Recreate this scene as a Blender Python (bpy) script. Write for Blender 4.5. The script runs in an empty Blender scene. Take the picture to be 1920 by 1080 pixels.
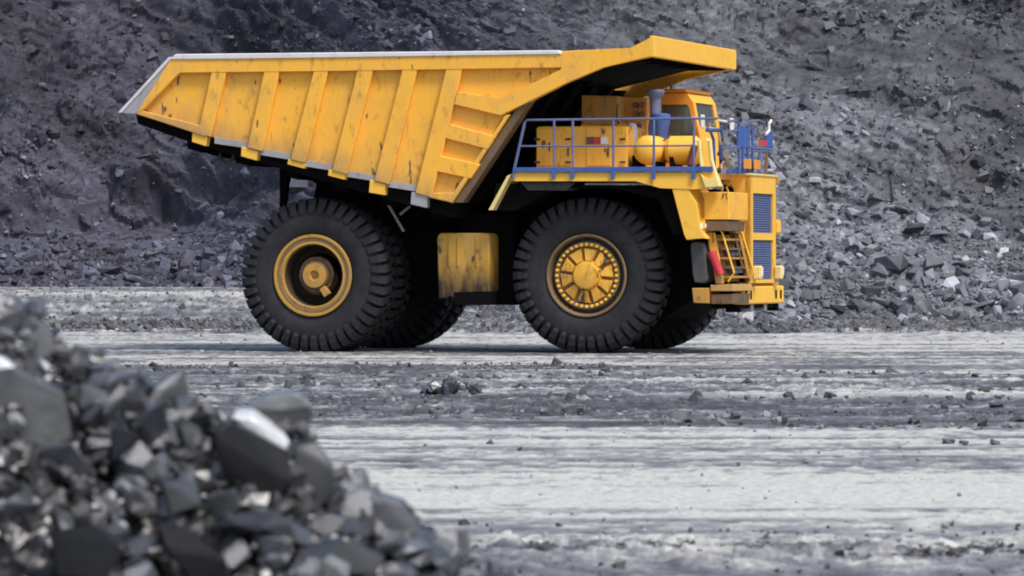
import bpy, bmesh, math, random
import numpy as np
from mathutils import Vector, Matrix

# ------------------------------------------------------------------ camera, sky, sun, exposure
SC = bpy.context.scene
COL = SC.collection
FPX, HPX, CAMH = 9020.0, 490.0, 2.1          # focal length and horizon line in px of a 1920 px wide frame, eye height in m
cam_data = bpy.data.cameras.new('camera')
cam_data.sensor_width = 36.0
cam_data.lens = 36.0 * FPX / 1920.0
cam_data.shift_y = (HPX - 540.0) / 1920.0
cam_data.clip_start, cam_data.clip_end = 1.0, 3000.0
cam_data.dof.use_dof = True
cam_data.dof.focus_distance = 118.0
cam_data.dof.aperture_fstop = 5.0
cam = bpy.data.objects.new('camera', cam_data)
COL.objects.link(cam)
cam.location = (0, 0, CAMH)
cam.rotation_euler = (math.radians(90), 0, 0)
SC.camera = cam

SUNV = Vector((0.36, -0.50, 0.88)).normalized()      # towards the sun
world = bpy.data.worlds.new('World'); SC.world = world; world.use_nodes = True
wn, wl = world.node_tree.nodes, world.node_tree.links
bg = wn['Background']
sky = wn.new('ShaderNodeTexSky'); sky.sky_type = 'NISHITA'; sky.sun_disc = False
sky.sun_elevation = math.asin(SUNV.z); sky.sun_rotation = math.atan2(SUNV.x, SUNV.y)
sky.air_density = 1.0; sky.dust_density = 3.5; sky.ozone_density = 1.0
wl.new(sky.outputs[0], bg.inputs[0]); bg.inputs[1].default_value = 0.10
sun_data = bpy.data.lights.new('sun', 'SUN'); sun_data.energy = 1.5
sun_data.angle = math.radians(14); sun_data.color = (1.0, 0.98, 0.96)
sun = bpy.data.objects.new('sun', sun_data); COL.objects.link(sun)
sun.rotation_euler = SUNV.to_track_quat('Z', 'Y').to_euler(); sun.location = (20, 60, 60)
SC.view_settings.view_transform = 'Standard'; SC.view_settings.look = 'None'
SC.view_settings.gamma = 1.0; SC.view_settings.use_curve_mapping = False
SC.view_settings.exposure = 0.87
SC.render.engine = 'CYCLES'
SC.cycles.max_bounces = 5
SC.cycles.filter_width = 1.9

# ------------------------------------------------------------------ numpy noise
def _hash(ix, iy, seed):
    h = (ix.astype(np.int64) * 374761393 + iy.astype(np.int64) * 668265263 + seed * 1442695041) & 0xffffffff
    h = ((h ^ (h >> 13)) * 1274126177) & 0xffffffff
    h = (h ^ (h >> 16)) & 0xffffffff
    return h / 4294967295.0
def vnoise(x, y, seed=0):
    ix, iy = np.floor(x), np.floor(y); fx, fy = x - ix, y - iy
    ux, uy = fx * fx * (3 - 2 * fx), fy * fy * (3 - 2 * fy)
    a, b = _hash(ix, iy, seed), _hash(ix + 1, iy, seed)
    c, d = _hash(ix, iy + 1, seed), _hash(ix + 1, iy + 1, seed)
    return (a * (1 - ux) + b * ux) * (1 - uy) + (c * (1 - ux) + d * ux) * uy
def fbm(x, y, seed=0, octaves=4, gain=0.5):
    s, a, t = 0, 1.0, 0
    for o in range(octaves):
        s = s + a * vnoise(x * 2 ** o + 17.3 * o, y * 2 ** o - 9.1 * o, seed + o); t += a; a *= gain
    return s / t
def facets(x, y, size, seed):
    """rubble-like blocks: height and tilt constant per random cell; returns height and a random grey per cell"""
    x, y = x / size, y / size
    ix, iy = np.floor(x), np.floor(y)
    best = np.full(x.shape, 9.0); h = np.zeros(x.shape); g = np.zeros(x.shape)
    for dx in (-1, 0, 1):
        for dy in (-1, 0, 1):
            cx, cy = ix + dx, iy + dy
            px, py = cx + _hash(cx, cy, seed), cy + _hash(cx, cy, seed + 1)
            d = (x - px) ** 2 + ((y - py) * 1.25) ** 2
            hh = _hash(cx, cy, seed + 2) + (x - px) * (_hash(cx, cy, seed + 3) - .5) * 1.8 + (y - py) * (_hash(cx, cy, seed + 4) - .5) * 1.8
            m = d < best
            best = np.where(m, d, best); h = np.where(m, hh, h); g = np.where(m, _hash(cx, cy, seed + 5), g)
    return h * size, g
def smooth(a, b, x):
    t = np.clip((x - a) / (b - a), 0, 1); return t * t * (3 - 2 * t)

# ------------------------------------------------------------------ materials
MATS = {}
def new_mat(name):
    m = bpy.data.materials.new(name); m.use_nodes = True
    nt = m.node_tree; p = nt.nodes['Principled BSDF']
    MATS[name] = m
    return m, nt, p
def N(nt, kind, **kw):
    n = nt.nodes.new(kind)
    for k, v in kw.items():
        if k in n.inputs: n.inputs[k].default_value = v
        else: setattr(n, k, v)
    return n
def mixc(nt, fac, a, b, blend='MIX'):
    n = nt.nodes.new('ShaderNodeMix'); n.data_type = 'RGBA'; n.blend_type = blend
    for sock, val in ((n.inputs[0], fac), (n.inputs[6], a), (n.inputs[7], b)):
        if hasattr(val, 'links'): nt.links.new(val, sock)
        elif isinstance(val, (int, float)): sock.default_value = val
        else: sock.default_value = (*val, 1)
    return n.outputs[2]
def ramp(nt, src, stops):
    r = nt.nodes.new('ShaderNodeValToRGB'); nt.links.new(src, r.inputs[0])
    e = r.color_ramp.elements
    while len(e) < len(stops): e.new(0.5)
    for el, (p, c) in zip(e, stops):
        el.position = p; el.color = (c, c, c, 1) if isinstance(c, (int, float)) else (*c, 1)
    return r.outputs[0]
def noise(nt, scale, detail=4, rough=0.55, vec=None, scl=None, dist=0):
    n = N(nt, 'ShaderNodeTexNoise'); n.inputs['Scale'].default_value = scale; n.inputs['Detail'].default_value = detail
    n.inputs['Roughness'].default_value = rough; n.inputs['Distortion'].default_value = dist
    tc = N(nt, 'ShaderNodeTexCoord'); out = tc.outputs['Object']
    if scl:
        mp = N(nt, 'ShaderNodeMapping'); mp.inputs['Scale'].default_value = scl; nt.links.new(out, mp.inputs[0]); out = mp.outputs[0]
    nt.links.new(out, n.inputs['Vector'])
    return n.outputs['Fac']
def bump(nt, p, src, strength, dist):
    b = N(nt, 'ShaderNodeBump'); b.inputs['Strength'].default_value = strength; b.inputs['Distance'].default_value = dist
    nt.links.new(src, b.inputs['Height']); nt.links.new(b.outputs[0], p.inputs['Normal'])

def attr_mat(name, rough=0.85, fine=3.0, bstr=0.5, bdist=0.03, amount=0.35, spec=0.5):
    """colour from the per-vertex dust/rock colour 'col', varied by fine noise"""
    m, nt, p = new_mat(name)
    a = N(nt, 'ShaderNodeAttribute', attribute_name='col')
    n = noise(nt, fine, 6, 0.65)
    c = mixc(nt, 1.0, a.outputs['Color'], ramp(nt, n, [(0.25, 1 - amount), (0.75, 1 + amount)]), 'MULTIPLY')
    nt.links.new(c, p.inputs['Base Color'])
    p.inputs['Roughness'].default_value = rough
    p.inputs['Specular IOR Level'].default_value = spec
    bump(nt, p, n, bstr, bdist)
    return m
def rock_mat(name, lo, hi, rough, scale=2.0, spec=0.5):
    """single rocks: a grey of their own per object, grain and fine relief"""
    m, nt, p = new_mat(name)
    oi = N(nt, 'ShaderNodeObjectInfo')
    base = mixc(nt, oi.outputs['Random'], lo, hi)
    n = noise(nt, scale, 6, 0.65)
    c = mixc(nt, 1.0, base, ramp(nt, n, [(0.25, 0.6), (0.75, 1.35)]), 'MULTIPLY')
    nt.links.new(c, p.inputs['Base Color'])
    p.inputs['Roughness'].default_value = rough; p.inputs['Specular IOR Level'].default_value = spec
    bump(nt, p, n, 0.5, 0.04 / scale * 2)
    return m

def paint(name, base, dirt=(0.10, 0.055, 0.02), amount=0.5, rough=0.48, streak=True, fade=None, grime=0.5, spec=0.5):
    m, nt, p = new_mat(name); p.inputs['Specular IOR Level'].default_value = spec
    fade = fade or tuple(min(1, c * 0.8 + 0.05) for c in base)
    n1 = noise(nt, 0.9, 5, 0.6)
    c = mixc(nt, ramp(nt, n1, [(0.35, 0.0), (0.7, 0.55)]), base, fade)
    n2 = noise(nt, 5.0, 6, 0.7, scl=(1.0, 1.0, 0.45))                  # scuffs and stains
    c = mixc(nt, ramp(nt, n2, [(0.56, 0.0), (0.70, amount)]), c, dirt)
    n4 = noise(nt, 1.7, 3, 0.5, dist=0.6)                               # dust veil
    c = mixc(nt, ramp(nt, n4, [(0.45, 0.0), (0.75, grime * 0.45)]), c, (0.26, 0.20, 0.13))
    if streak:
        n3 = noise(nt, 2.6, 3, 0.5, scl=(1.6, 1.0, 0.55))              # isolated dents with bare steel
        c = mixc(nt, ramp(nt, n3, [(0.665, 0.0), (0.69, 0.85)]), c, (0.035, 0.028, 0.03))
        n5 = noise(nt, 7.0, 4, 0.6, scl=(2.2, 1.0, 0.16))              # run-down streaks
        c = mixc(nt, ramp(nt, n5, [(0.60, 0.0), (0.74, amount * 0.6)]), c, dirt)
    nt.links.new(c, p.inputs['Base Color'])
    nt.links.new(ramp(nt, n2, [(0.4, rough), (0.7, min(1, rough + .35))]), p.inputs['Roughness'])
    bump(nt, p, n1, 0.15, 0.03)
    return m

paint('yellow', (0.87, 0.445, 0.034), fade=(0.82, 0.42, 0.080))
paint('yellow_clean', (0.88, 0.49, 0.050), streak=False, amount=0.3, grime=0.25, fade=(0.84, 0.45, 0.05))
paint('yellow_dirt_shade', (0.52, 0.25, 0.03), dirt=(0.02, 0.015, 0.01), amount=0.9, fade=(0.36, 0.20, 0.05), grime=1.0)
paint('yellow_rim', (0.50, 0.27, 0.04), dirt=(0.06, 0.035, 0.02), amount=0.7, streak=False, fade=(0.30, 0.17, 0.05), grime=0.8)
paint('yellow_hub', (0.84, 0.43, 0.035), dirt=(0.06, 0.03, 0.012), amount=0.95, streak=True, fade=(0.60, 0.32, 0.04), grime=0.7)
paint('brown_rim', (0.17, 0.11, 0.05), dirt=(0.04, 0.03, 0.02), amount=0.7, streak=False, fade=(0.26, 0.17, 0.07), grime=0.5)
paint('grille_blue', (0.115, 0.165, 0.32), dirt=(0.10, 0.11, 0.16), amount=0.5, streak=False, fade=(0.10, 0.15, 0.31), grime=0.2)
paint('cream', (0.80, 0.62, 0.22), streak=False, amount=0.3)
paint('brown_dirty', (0.16, 0.095, 0.04), dirt=(0.02, 0.015, 0.012), amount=0.8, streak=False, fade=(0.09, 0.065, 0.045))
paint('blue', (0.028, 0.085, 0.31), dirt=(0.05, 0.05, 0.07), amount=0.4, streak=False, fade=(0.07, 0.12, 0.34), grime=0.3)
paint('blue_grey', (0.075, 0.11, 0.26), dirt=(0.08, 0.08, 0.09), amount=0.5, streak=False, fade=(0.18, 0.20, 0.28))
paint('grey_steel', (0.30, 0.30, 0.32), dirt=(0.14, 0.10, 0.08), amount=0.5, streak=False, fade=(0.40, 0.40, 0.42))
paint('pale_edge', (0.64, 0.64, 0.65), dirt=(0.4, 0.36, 0.3), amount=0.4, streak=False, fade=(0.60, 0.60, 0.62), rough=0.6)
paint('dark_shade_steel', (0.0045, 0.004, 0.0045), dirt=(0.009, 0.008, 0.007), amount=0.5, streak=False, fade=(0.007, 0.006, 0.006), rough=0.9, grime=0.0, spec=0.08)  # near-black steel: deep shade under the truck put into the colour
paint('dark_grey', (0.05, 0.05, 0.055), dirt=(0.03, 0.028, 0.028), amount=0.5, streak=False, fade=(0.08, 0.08, 0.085), rough=0.6, grime=0.2)
paint('red', (0.50, 0.015, 0.03), streak=False, amount=0.3)
paint('red_dark', (0.16, 0.012, 0.02), streak=False, amount=0.3)
paint('white', (0.75, 0.74, 0.74), streak=False, amount=0.3)
paint('orange', (0.72, 0.27, 0.010), streak=False, amount=0.3)
m, nt, p = new_mat('rubber')
n = noise(nt, 3.0, 6, 0.65)
nt.links.new(ramp(nt, n, [(0.3, (0.014, 0.014, 0.017)), (0.75, (0.034, 0.034, 0.038))]), p.inputs['Base Color'])
p.inputs['Roughness'].default_value = 0.78; p.inputs['Specular IOR Level'].default_value = 0.3; bump(nt, p, n, 0.25, 0.01)
m, nt, p = new_mat('glass')
p.inputs['Base Color'].default_value = (0.55, 0.62, 0.58, 1); p.inputs['Roughness'].default_value = 0.06
p.inputs['Transmission Weight'].default_value = 0.92; p.inputs['IOR'].default_value = 1.45
m, nt, p = new_mat('lens')
p.inputs['Base Color'].default_value = (0.85, 0.82, 0.80, 1); p.inputs['Roughness'].default_value = 0.12
m, nt, p = new_mat('interior')
p.inputs['Base Color'].default_value = (0.035, 0.03, 0.03, 1); p.inputs['Roughness'].default_value = 0.8

attr_mat('ground_mat', 0.80, 11.0, 0.6, 0.02, 0.42)
attr_mat('slope_mat', 0.80, 2.2, 0.6, 0.08, 0.30, spec=0.4)
attr_mat('rubble_mat', 0.70, 4.0, 0.5, 0.03, 0.25, spec=0.45)
attr_mat('heap_mat', 0.32, 9.0, 0.5, 0.01, 0.3, spec=0.5)
MATS['heap_mat'].node_tree.nodes['Principled BSDF'].inputs['IOR'].default_value = 1.8
rock_mat('boulder_mat', (0.045, 0.049, 0.062), (0.14, 0.148, 0.172), 0.65, 1.6)
rock_mat('coal_mat', (0.008, 0.009, 0.011), (0.110, 0.118, 0.134), 0.22, 9.0, 0.5)
MATS['coal_mat'].node_tree.nodes['Principled BSDF'].inputs['IOR'].default_value = 1.85
rock_mat('coal_black_mat', (0.004, 0.004, 0.005), (0.010, 0.010, 0.012), 0.3, 9.0, 0.35)
rock_mat('coal_grey_glint_mat', (0.14, 0.147, 0.155), (0.20, 0.21, 0.22), 0.40, 7.0, 0.9)  # grey lumps: bright highlights on the coal put into the colour
rock_mat('coal_glint_mat', (0.52, 0.55, 0.56), (0.62, 0.65, 0.66), 0.35, 7.0, 0.9)  # near-white: sky reflected by glossy coal, put into the colour

# ------------------------------------------------------------------ object helpers
def link(name, me, parent=None, **props):
    o = bpy.data.objects.new(name, me); COL.objects.link(o)
    if parent is not None: o.parent = parent
    for k, v in props.items(): o[k] = v
    return o
def np_mesh(name, verts, faces, mat, cols=None, smooth_=False):
    """verts (n,3); faces (m,k) with one k"""
    verts = np.ascontiguousarray(verts, dtype=np.float32); faces = np.ascontiguousarray(faces, dtype=np.int32)
    me = bpy.data.meshes.new(name); k = faces.shape[1]
    me.vertices.add(len(verts)); me.vertices.foreach_set('co', verts.ravel())
    me.loops.add(faces.size); me.loops.foreach_set('vertex_index', faces.ravel())
    me.polygons.add(len(faces)); me.polygons.foreach_set('loop_start', np.arange(0, faces.size, k, dtype=np.int32))
    me.polygons.foreach_set('use_smooth', np.full(len(faces), smooth_, dtype=bool))
    me.update(calc_edges=True); me.materials.append(MATS[mat])
    if cols is not None:
        a = me.color_attributes.new('col', 'FLOAT_COLOR', 'POINT')
        c = np.ones((len(verts), 4), dtype=np.float32); c[:, :3] = cols
        a.data.foreach_set('color', c.ravel())
    return me
def grid_faces(nr, nc):
    i = np.arange(nr - 1)[:, None] * nc + np.arange(nc - 1)[None, :]
    i = i.ravel(); return np.stack([i, i + 1, i + nc + 1, i + nc], 1)

# ------------------------------------------------------------------ ground
def ground_z(X, Y):
    w = 1.0 - 0.80 * smooth(-12, 8, X)
    return 1.10 * w * smooth(138, 186, Y)
def road_w(X, YY):
    return YY + X * .10 + (fbm(X / 5, YY / 12, 5, 5, .6) - .5) * 34.0 * np.clip((YY / 85) ** 1.6, .12, 1.0) * (1 - .6 * smooth(100, 112, YY))
def build_ground():
    v = np.arange(1130, 597, -1.25)
    d = (CAMH * FPX) / (v - HPX)
    Y = np.concatenate([np.arange(-60, 4, 6.0), np.arange(4, d[0], 0.6), d, np.arange(d[-1] + 1, 240, 1.0), np.arange(250, 900, 40.0)])
    core = np.linspace(-0.135, 0.135, 720)
    wing = np.array([0.15, 0.18, 0.25, 0.4, 0.8, 2.0, 5.0])
    A = np.concatenate([-wing[::-1], core, wing])
    spread = np.maximum(Y, 30)[:, None]
    X = spread * A[None, :]; YY = np.repeat(Y[:, None], len(A), 1)
    # dust brightness across the haul road (spilt coal, pale compacted dust, and truck shade put into a track), a function of distance across the road
    W = road_w(X, YY)
    _unused = 0 * (fbm(X / 5, YY / 12, 5, 5, .6) - .5) * 22.0 * np.clip((YY / 85) ** 1.6, .10, 1.2) * (1 - .6 * smooth(100, 112, YY)) + X * 0.10
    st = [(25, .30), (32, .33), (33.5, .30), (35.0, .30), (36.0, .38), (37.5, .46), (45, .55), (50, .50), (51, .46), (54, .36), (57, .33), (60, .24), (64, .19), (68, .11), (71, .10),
          (72, .125), (78, .12), (84, .13), (90, .16), (94.5, .20), (97, .36), (100, .34), (103, .22), (108, .20), (112, .24), (118, .44), (128, .50), (135, .52), (139, .42),  # band by the truck: dark wheel track plus its shade in the colour
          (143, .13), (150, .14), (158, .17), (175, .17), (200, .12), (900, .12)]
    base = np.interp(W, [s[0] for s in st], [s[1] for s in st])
    left = 1 - smooth(-9, 2, X)
    base = base + left * .07 * smooth(152, 158, YY) * (1 - smooth(182, 190, YY)) + left * .03 * smooth(138, 146, YY)
    s1 = fbm(X / 26, YY / 1.1, 11, 4, .6); s2 = fbm(X / 7, YY / 0.35, 21, 4, .6); s3 = fbm(X / 1.6, YY / 0.5, 31, 4, .65)
    far = smooth(60, 110, YY); dark = 1 - smooth(.13, .32, base)
    s4 = fbm(X / 60, YY / 4.5, 41, 3, .5)
    streak = (s1 - .5) * 1.5 + (s2 - .5) * 1.0 * (1 - .6 * far) + (s4 - .5) * 1.8 + (s3 - .5) * 0.8
    s5 = fbm(X / .55, YY / .55, 45, 4, .65); s6 = fbm(X / 2.6, YY / 1.6, 47, 4, .6); s7 = fbm(X / .22, YY / .45, 49, 5, .75)
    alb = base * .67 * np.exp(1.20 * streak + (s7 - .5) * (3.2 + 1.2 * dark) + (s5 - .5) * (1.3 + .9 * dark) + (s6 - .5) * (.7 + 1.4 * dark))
    # a pale track inside the dark band on the right
    tr = np.exp(-((YY - 74 - .15 * X) / 1.6) ** 2) * smooth(1.0, 4.5, X) + .5 * np.exp(-((YY - 85 + .1 * X) / 1.8) ** 2) * smooth(-3, 2, X)
    alb = alb + .26 * tr * (0.5 + s2)
    # thin dark wheel-edge lines
    ln = smooth(.60, .72, fbm(X / 40, YY / 0.8, 77, 2)) * (1 - .5 * far)
    alb = alb * (1 - .5 * ln)
    crumb = np.exp(-((YY - 34.7 + .06 * X) / .45) ** 2) * smooth(.40, .60, fbm(X / .6, YY / .8, 93, 4, .6))
    alb = alb * (1 - .62 * crumb)
    alb = np.clip(alb, .03, .43)
    cols = alb[..., None] * np.array([1.03, 1.035, .965])
    dk = 1 - smooth(.10, .35, alb)
    cols = cols * (1 + dk[..., None] * np.array([-.075, -.045, .12]))
    nearb = 1 - smooth(36, 40, YY)
    rough_band = (smooth(60, 72, W) * (1 - smooth(86, 95, W))) * (.4 + .6 * smooth(-8, 0, X)) + smooth(32.5, 33.5, YY) * (1 - smooth(36, 37, YY)) + smooth(140, 143, YY) * (1 - smooth(150, 156, YY))
    fh, fg = facets(X, YY, .34, 51)
    fh2, _ = facets(X, YY, .13, 58)
    z = ground_z(X, YY)
    near = YY < 240
    dz = (s1 - .5) * .035 + (s2 - .5) * .022 + (fbm(X / 3, YY / 2, 61, 4) - .5) * .03
    dz += rough_band * np.where(nearb > .5, fh2 * .35 + (s5 - .5) * .10, fh * .12 + fh2 * .22 + (s6 - .5) * .12) * (.3 + s3)
    dz += (s7 - .5) * .045 + crumb * .012 + (s5 - .5) * .02
    dz += .16 * np.exp(-((YY - 146) / 3.0) ** 2) * (.5 + fbm(X / 2, YY / 2, 91, 3)) * (.4 + .6 * smooth(-14, 4, X))      # windrow at the road's far edge
    quiet = smooth(97, 101, YY) * (1 - smooth(126, 132, YY))
    dz = dz * (1 - .8 * quiet)
    z = z + np.where(near, dz, 0) * smooth(6, 30, YY)
    V = np.stack([X, YY, z], -1).reshape(-1, 3)
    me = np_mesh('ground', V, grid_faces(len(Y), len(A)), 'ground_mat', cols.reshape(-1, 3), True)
    return link('ground', me, kind='structure')
ground = build_ground()

# ------------------------------------------------------------------ quarry slope
def toe_y(X): return 188.0 - 26.0 * smooth(-16, 8, X) + 2.2 * (fbm(X / 7, X * 0, 3, 3) - .5)
def slope_point(X, t, disp=True):
    """a point on the slope: X across, t metres up along the slope"""
    left = 1 - smooth(-9, 1.5, X)
    a0, a1 = np.radians(31 - 7 * left), np.radians(40 + 5 * left)
    k = 5.0 + 2 * left
    low = np.minimum(t, k); up = np.maximum(t - k, 0)
    y = toe_y(X) + low * np.cos(a0) + up * np.cos(a1)
    z = ground_z(X, toe_y(X)) - .25 + low * np.sin(a0) + up * np.sin(a1)
    if disp:
        u1, w1 = X * .80 - t * .60, X * .60 + t * .80
        big = (fbm(X / 9.0, t / 6.0, 101, 3) - .5) * 3.2 * smooth(2, 9, t)
        rg = 1 - np.abs(2 * fbm(u1 / 5.0, w1 / 1.9, 111, 4) - 1)              # diagonal ledges
        rg2 = 1 - np.abs(2 * fbm(X / 2.2 + t * .12, t / 3.6, 121, 4) - 1)      # gullies
        d = big + rg * (.40 + .75 * left) * smooth(3, 8, t) + rg2 * .55 * left * smooth(7, 11, t)
        d = d - .9 * left * np.exp(-((t - 7.8 - .22 * (X + 14)) / 1.1) ** 2)    # trough behind the lower apron
        d = d + .7 * left * np.exp(-((t - 9.6 - .22 * (X + 14)) / .9) ** 2)
        amt = .45 + .8 * smooth(.35, .65, fbm(X / 4.5, t / 3.2, 131, 3))
        f1, g1 = facets(u1, w1 * 1.2, 1.3, 141); f2, g2 = facets(X, t, .48, 151); f3, g3 = facets(X, t, .22, 161)
        d = d + f1 * .14 * smooth(3, 7, t) + (f2 * .20 + f3 * .17) * amt + (fbm(X / .6, t / .6, 171, 4) - .5) * .22
        y = y - d * .72; z = z + d * .69
    return y, z
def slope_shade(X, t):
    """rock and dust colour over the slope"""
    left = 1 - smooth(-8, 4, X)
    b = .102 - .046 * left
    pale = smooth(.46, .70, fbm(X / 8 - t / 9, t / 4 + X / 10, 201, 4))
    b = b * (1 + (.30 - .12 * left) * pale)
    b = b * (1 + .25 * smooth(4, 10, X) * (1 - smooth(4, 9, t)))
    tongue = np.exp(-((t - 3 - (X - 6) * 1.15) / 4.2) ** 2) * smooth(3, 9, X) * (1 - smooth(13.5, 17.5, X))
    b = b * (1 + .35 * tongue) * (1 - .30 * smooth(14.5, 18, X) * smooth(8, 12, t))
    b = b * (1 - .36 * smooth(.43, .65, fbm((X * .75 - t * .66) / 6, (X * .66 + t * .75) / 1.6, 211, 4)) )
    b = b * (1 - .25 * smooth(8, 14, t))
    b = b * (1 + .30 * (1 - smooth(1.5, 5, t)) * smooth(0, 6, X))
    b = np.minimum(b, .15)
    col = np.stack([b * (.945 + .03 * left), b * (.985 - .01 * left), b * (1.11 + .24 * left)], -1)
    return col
def build_slope():
    X = np.concatenate([np.arange(-90, -26, 1.6), np.arange(-26, 26, .085), np.arange(26, 92, 1.6)])
    t = np.concatenate([np.arange(-1.2, 22, .085), np.arange(22, 42, .9)])
    XX, TT = np.meshgrid(X, t)
    y, z = slope_point(XX, TT)
    z = z - .35 * (1 - smooth(-1.2, .3, TT))
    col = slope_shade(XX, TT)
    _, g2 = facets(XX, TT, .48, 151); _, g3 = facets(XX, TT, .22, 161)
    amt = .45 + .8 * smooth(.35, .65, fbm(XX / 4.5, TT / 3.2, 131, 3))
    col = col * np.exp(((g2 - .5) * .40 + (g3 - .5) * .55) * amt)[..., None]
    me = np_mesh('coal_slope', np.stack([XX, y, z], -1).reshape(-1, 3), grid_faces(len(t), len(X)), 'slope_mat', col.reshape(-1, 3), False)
    o = link('coal_slope', me, kind='structure')
    # level bench on top, out of the frame
    yt, zt = slope_point(X, np.full_like(X, t[-1]))
    V = np.concatenate([np.stack([X, yt - .02, zt - .02], -1), np.stack([X, yt + 300, zt * 0 + zt.mean()], -1)])
    link('bench_top', np_mesh('bench_top', V, grid_faces(2, len(X)), 'slope_mat', np.full((len(V), 3), .09)), kind='structure')
    return o
slope = build_slope()

# ------------------------------------------------------------------ rocks
def rock_shape(rng, blocky=0.75, flat=1.0):
    pts = []
    for sx in (-1, 1):
        for sy in (-1, 1):
            for sz in (-1, 1):
                k = rng.uniform(.62, 1.0)
                pts.append(Vector((sx * rng.uniform(blocky * .6, 1) * k, sy * rng.uniform(blocky * .6, 1) * k, sz * rng.uniform(blocky * .6, 1) * k * flat)))
    for i in range(4):
        v = Vector((rng.gauss(0, 1), rng.gauss(0, 1), rng.gauss(0, 1))).normalized() * rng.uniform(.9, 1.15); v.z *= flat
        pts.append(v)
    bm = bmesh.new()
    for q in pts: bm.verts.new(q)
    r = bmesh.ops.convex_hull(bm, input=bm.verts)
    bmesh.ops.delete(bm, geom=[g for g in r['geom_interior'] if isinstance(g, bmesh.types.BMVert)], context='VERTS')
    bmesh.ops.triangulate(bm, faces=bm.faces)
    bm.verts.ensure_lookup_table(); bm.verts.index_update()
    V = np.array([v.co[:] for v in bm.verts]); F = np.array([[v.index for v in f.verts] for f in bm.faces])
    bm.free(); return V, F
R0 = random.Random(4)
SHAPES = [rock_shape(R0, .75, R0.uniform(.45, 1.0)) for _ in range(18)]
def lump_shape(rng, flat):
    """a knobbly lump with broken corners: hull of two overlapping blocks"""
    bm = bmesh.new()
    for i in range(26):
        v = Vector((rng.gauss(0, 1), rng.gauss(0, 1), rng.gauss(0, 1))); m_ = max(abs(v.x), abs(v.y), abs(v.z)); v = v / m_ * .5 + v.normalized() * .45
        v *= rng.uniform(.82, 1.12); v.z *= flat; bm.verts.new(v)
    r = bmesh.ops.convex_hull(bm, input=bm.verts)
    bmesh.ops.delete(bm, geom=[g for g in r['geom_interior'] if isinstance(g, bmesh.types.BMVert)], context='VERTS')
    bmesh.ops.triangulate(bm, faces=bm.faces); bm.verts.index_update()
    V = np.array([v.co[:] for v in bm.verts]); F = np.array([[v.index for v in f.verts] for f in bm.faces]); bm.free(); return V, F
LUMPS = [lump_shape(R0, R0.uniform(.4, .95)) for _ in range(16)]
def rot_mats(rs, n, tilt=1.0):
    a = rs.uniform(0, 2 * np.pi, n); b = rs.normal(0, .55 * tilt, n); c = rs.normal(0, .55 * tilt, n)
    ca, sa, cb, sb, cc, sc_ = np.cos(a), np.sin(a), np.cos(b), np.sin(b), np.cos(c), np.sin(c)
    o, i = np.zeros(n), np.ones(n)
    Rz = np.stack([ca, -sa, o, sa, ca, o, o, o, i], 1).reshape(n, 3, 3)
    Rx = np.stack([i, o, o, o, cb, -sb, o, sb, cb], 1).reshape(n, 3, 3)
    Ry = np.stack([cc, o, sc_, o, i, o, -sc_, o, cc], 1).reshape(n, 3, 3)
    return Ry @ Rx @ Rz
def rubble_mesh(name, pos, size, cols, mat, seed, tilt=1.0):
    rs = np.random.RandomState(seed); n = len(pos)
    M = rot_mats(rs, n, tilt); sh = rs.randint(0, len(SHAPES), n)
    stretch = np.stack([rs.uniform(.8, 1.35, n), rs.uniform(.7, 1.1, n), rs.uniform(.6, 1.0, n)], 1) * size[:, None]
    Vs, Fs, Cs, off = [], [], [], 0
    for k, (V, F) in enumerate(SHAPES):
        idx = np.where(sh == k)[0]
        if not len(idx): continue
        W = np.einsum('nij,nvj->nvi', M[idx], V[None] * stretch[idx][:, None, :]) + pos[idx][:, None, :]
        Vs.append(W.reshape(-1, 3)); Cs.append(np.repeat(cols[idx], len(V), 0))
        Fs.append((F[None] + (off + np.arange(len(idx)) * len(V))[:, None, None]).reshape(-1, 3)); off += len(idx) * len(V)
    return np_mesh(name, np.concatenate(Vs), np.concatenate(Fs), mat, np.concatenate(Cs))

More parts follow.
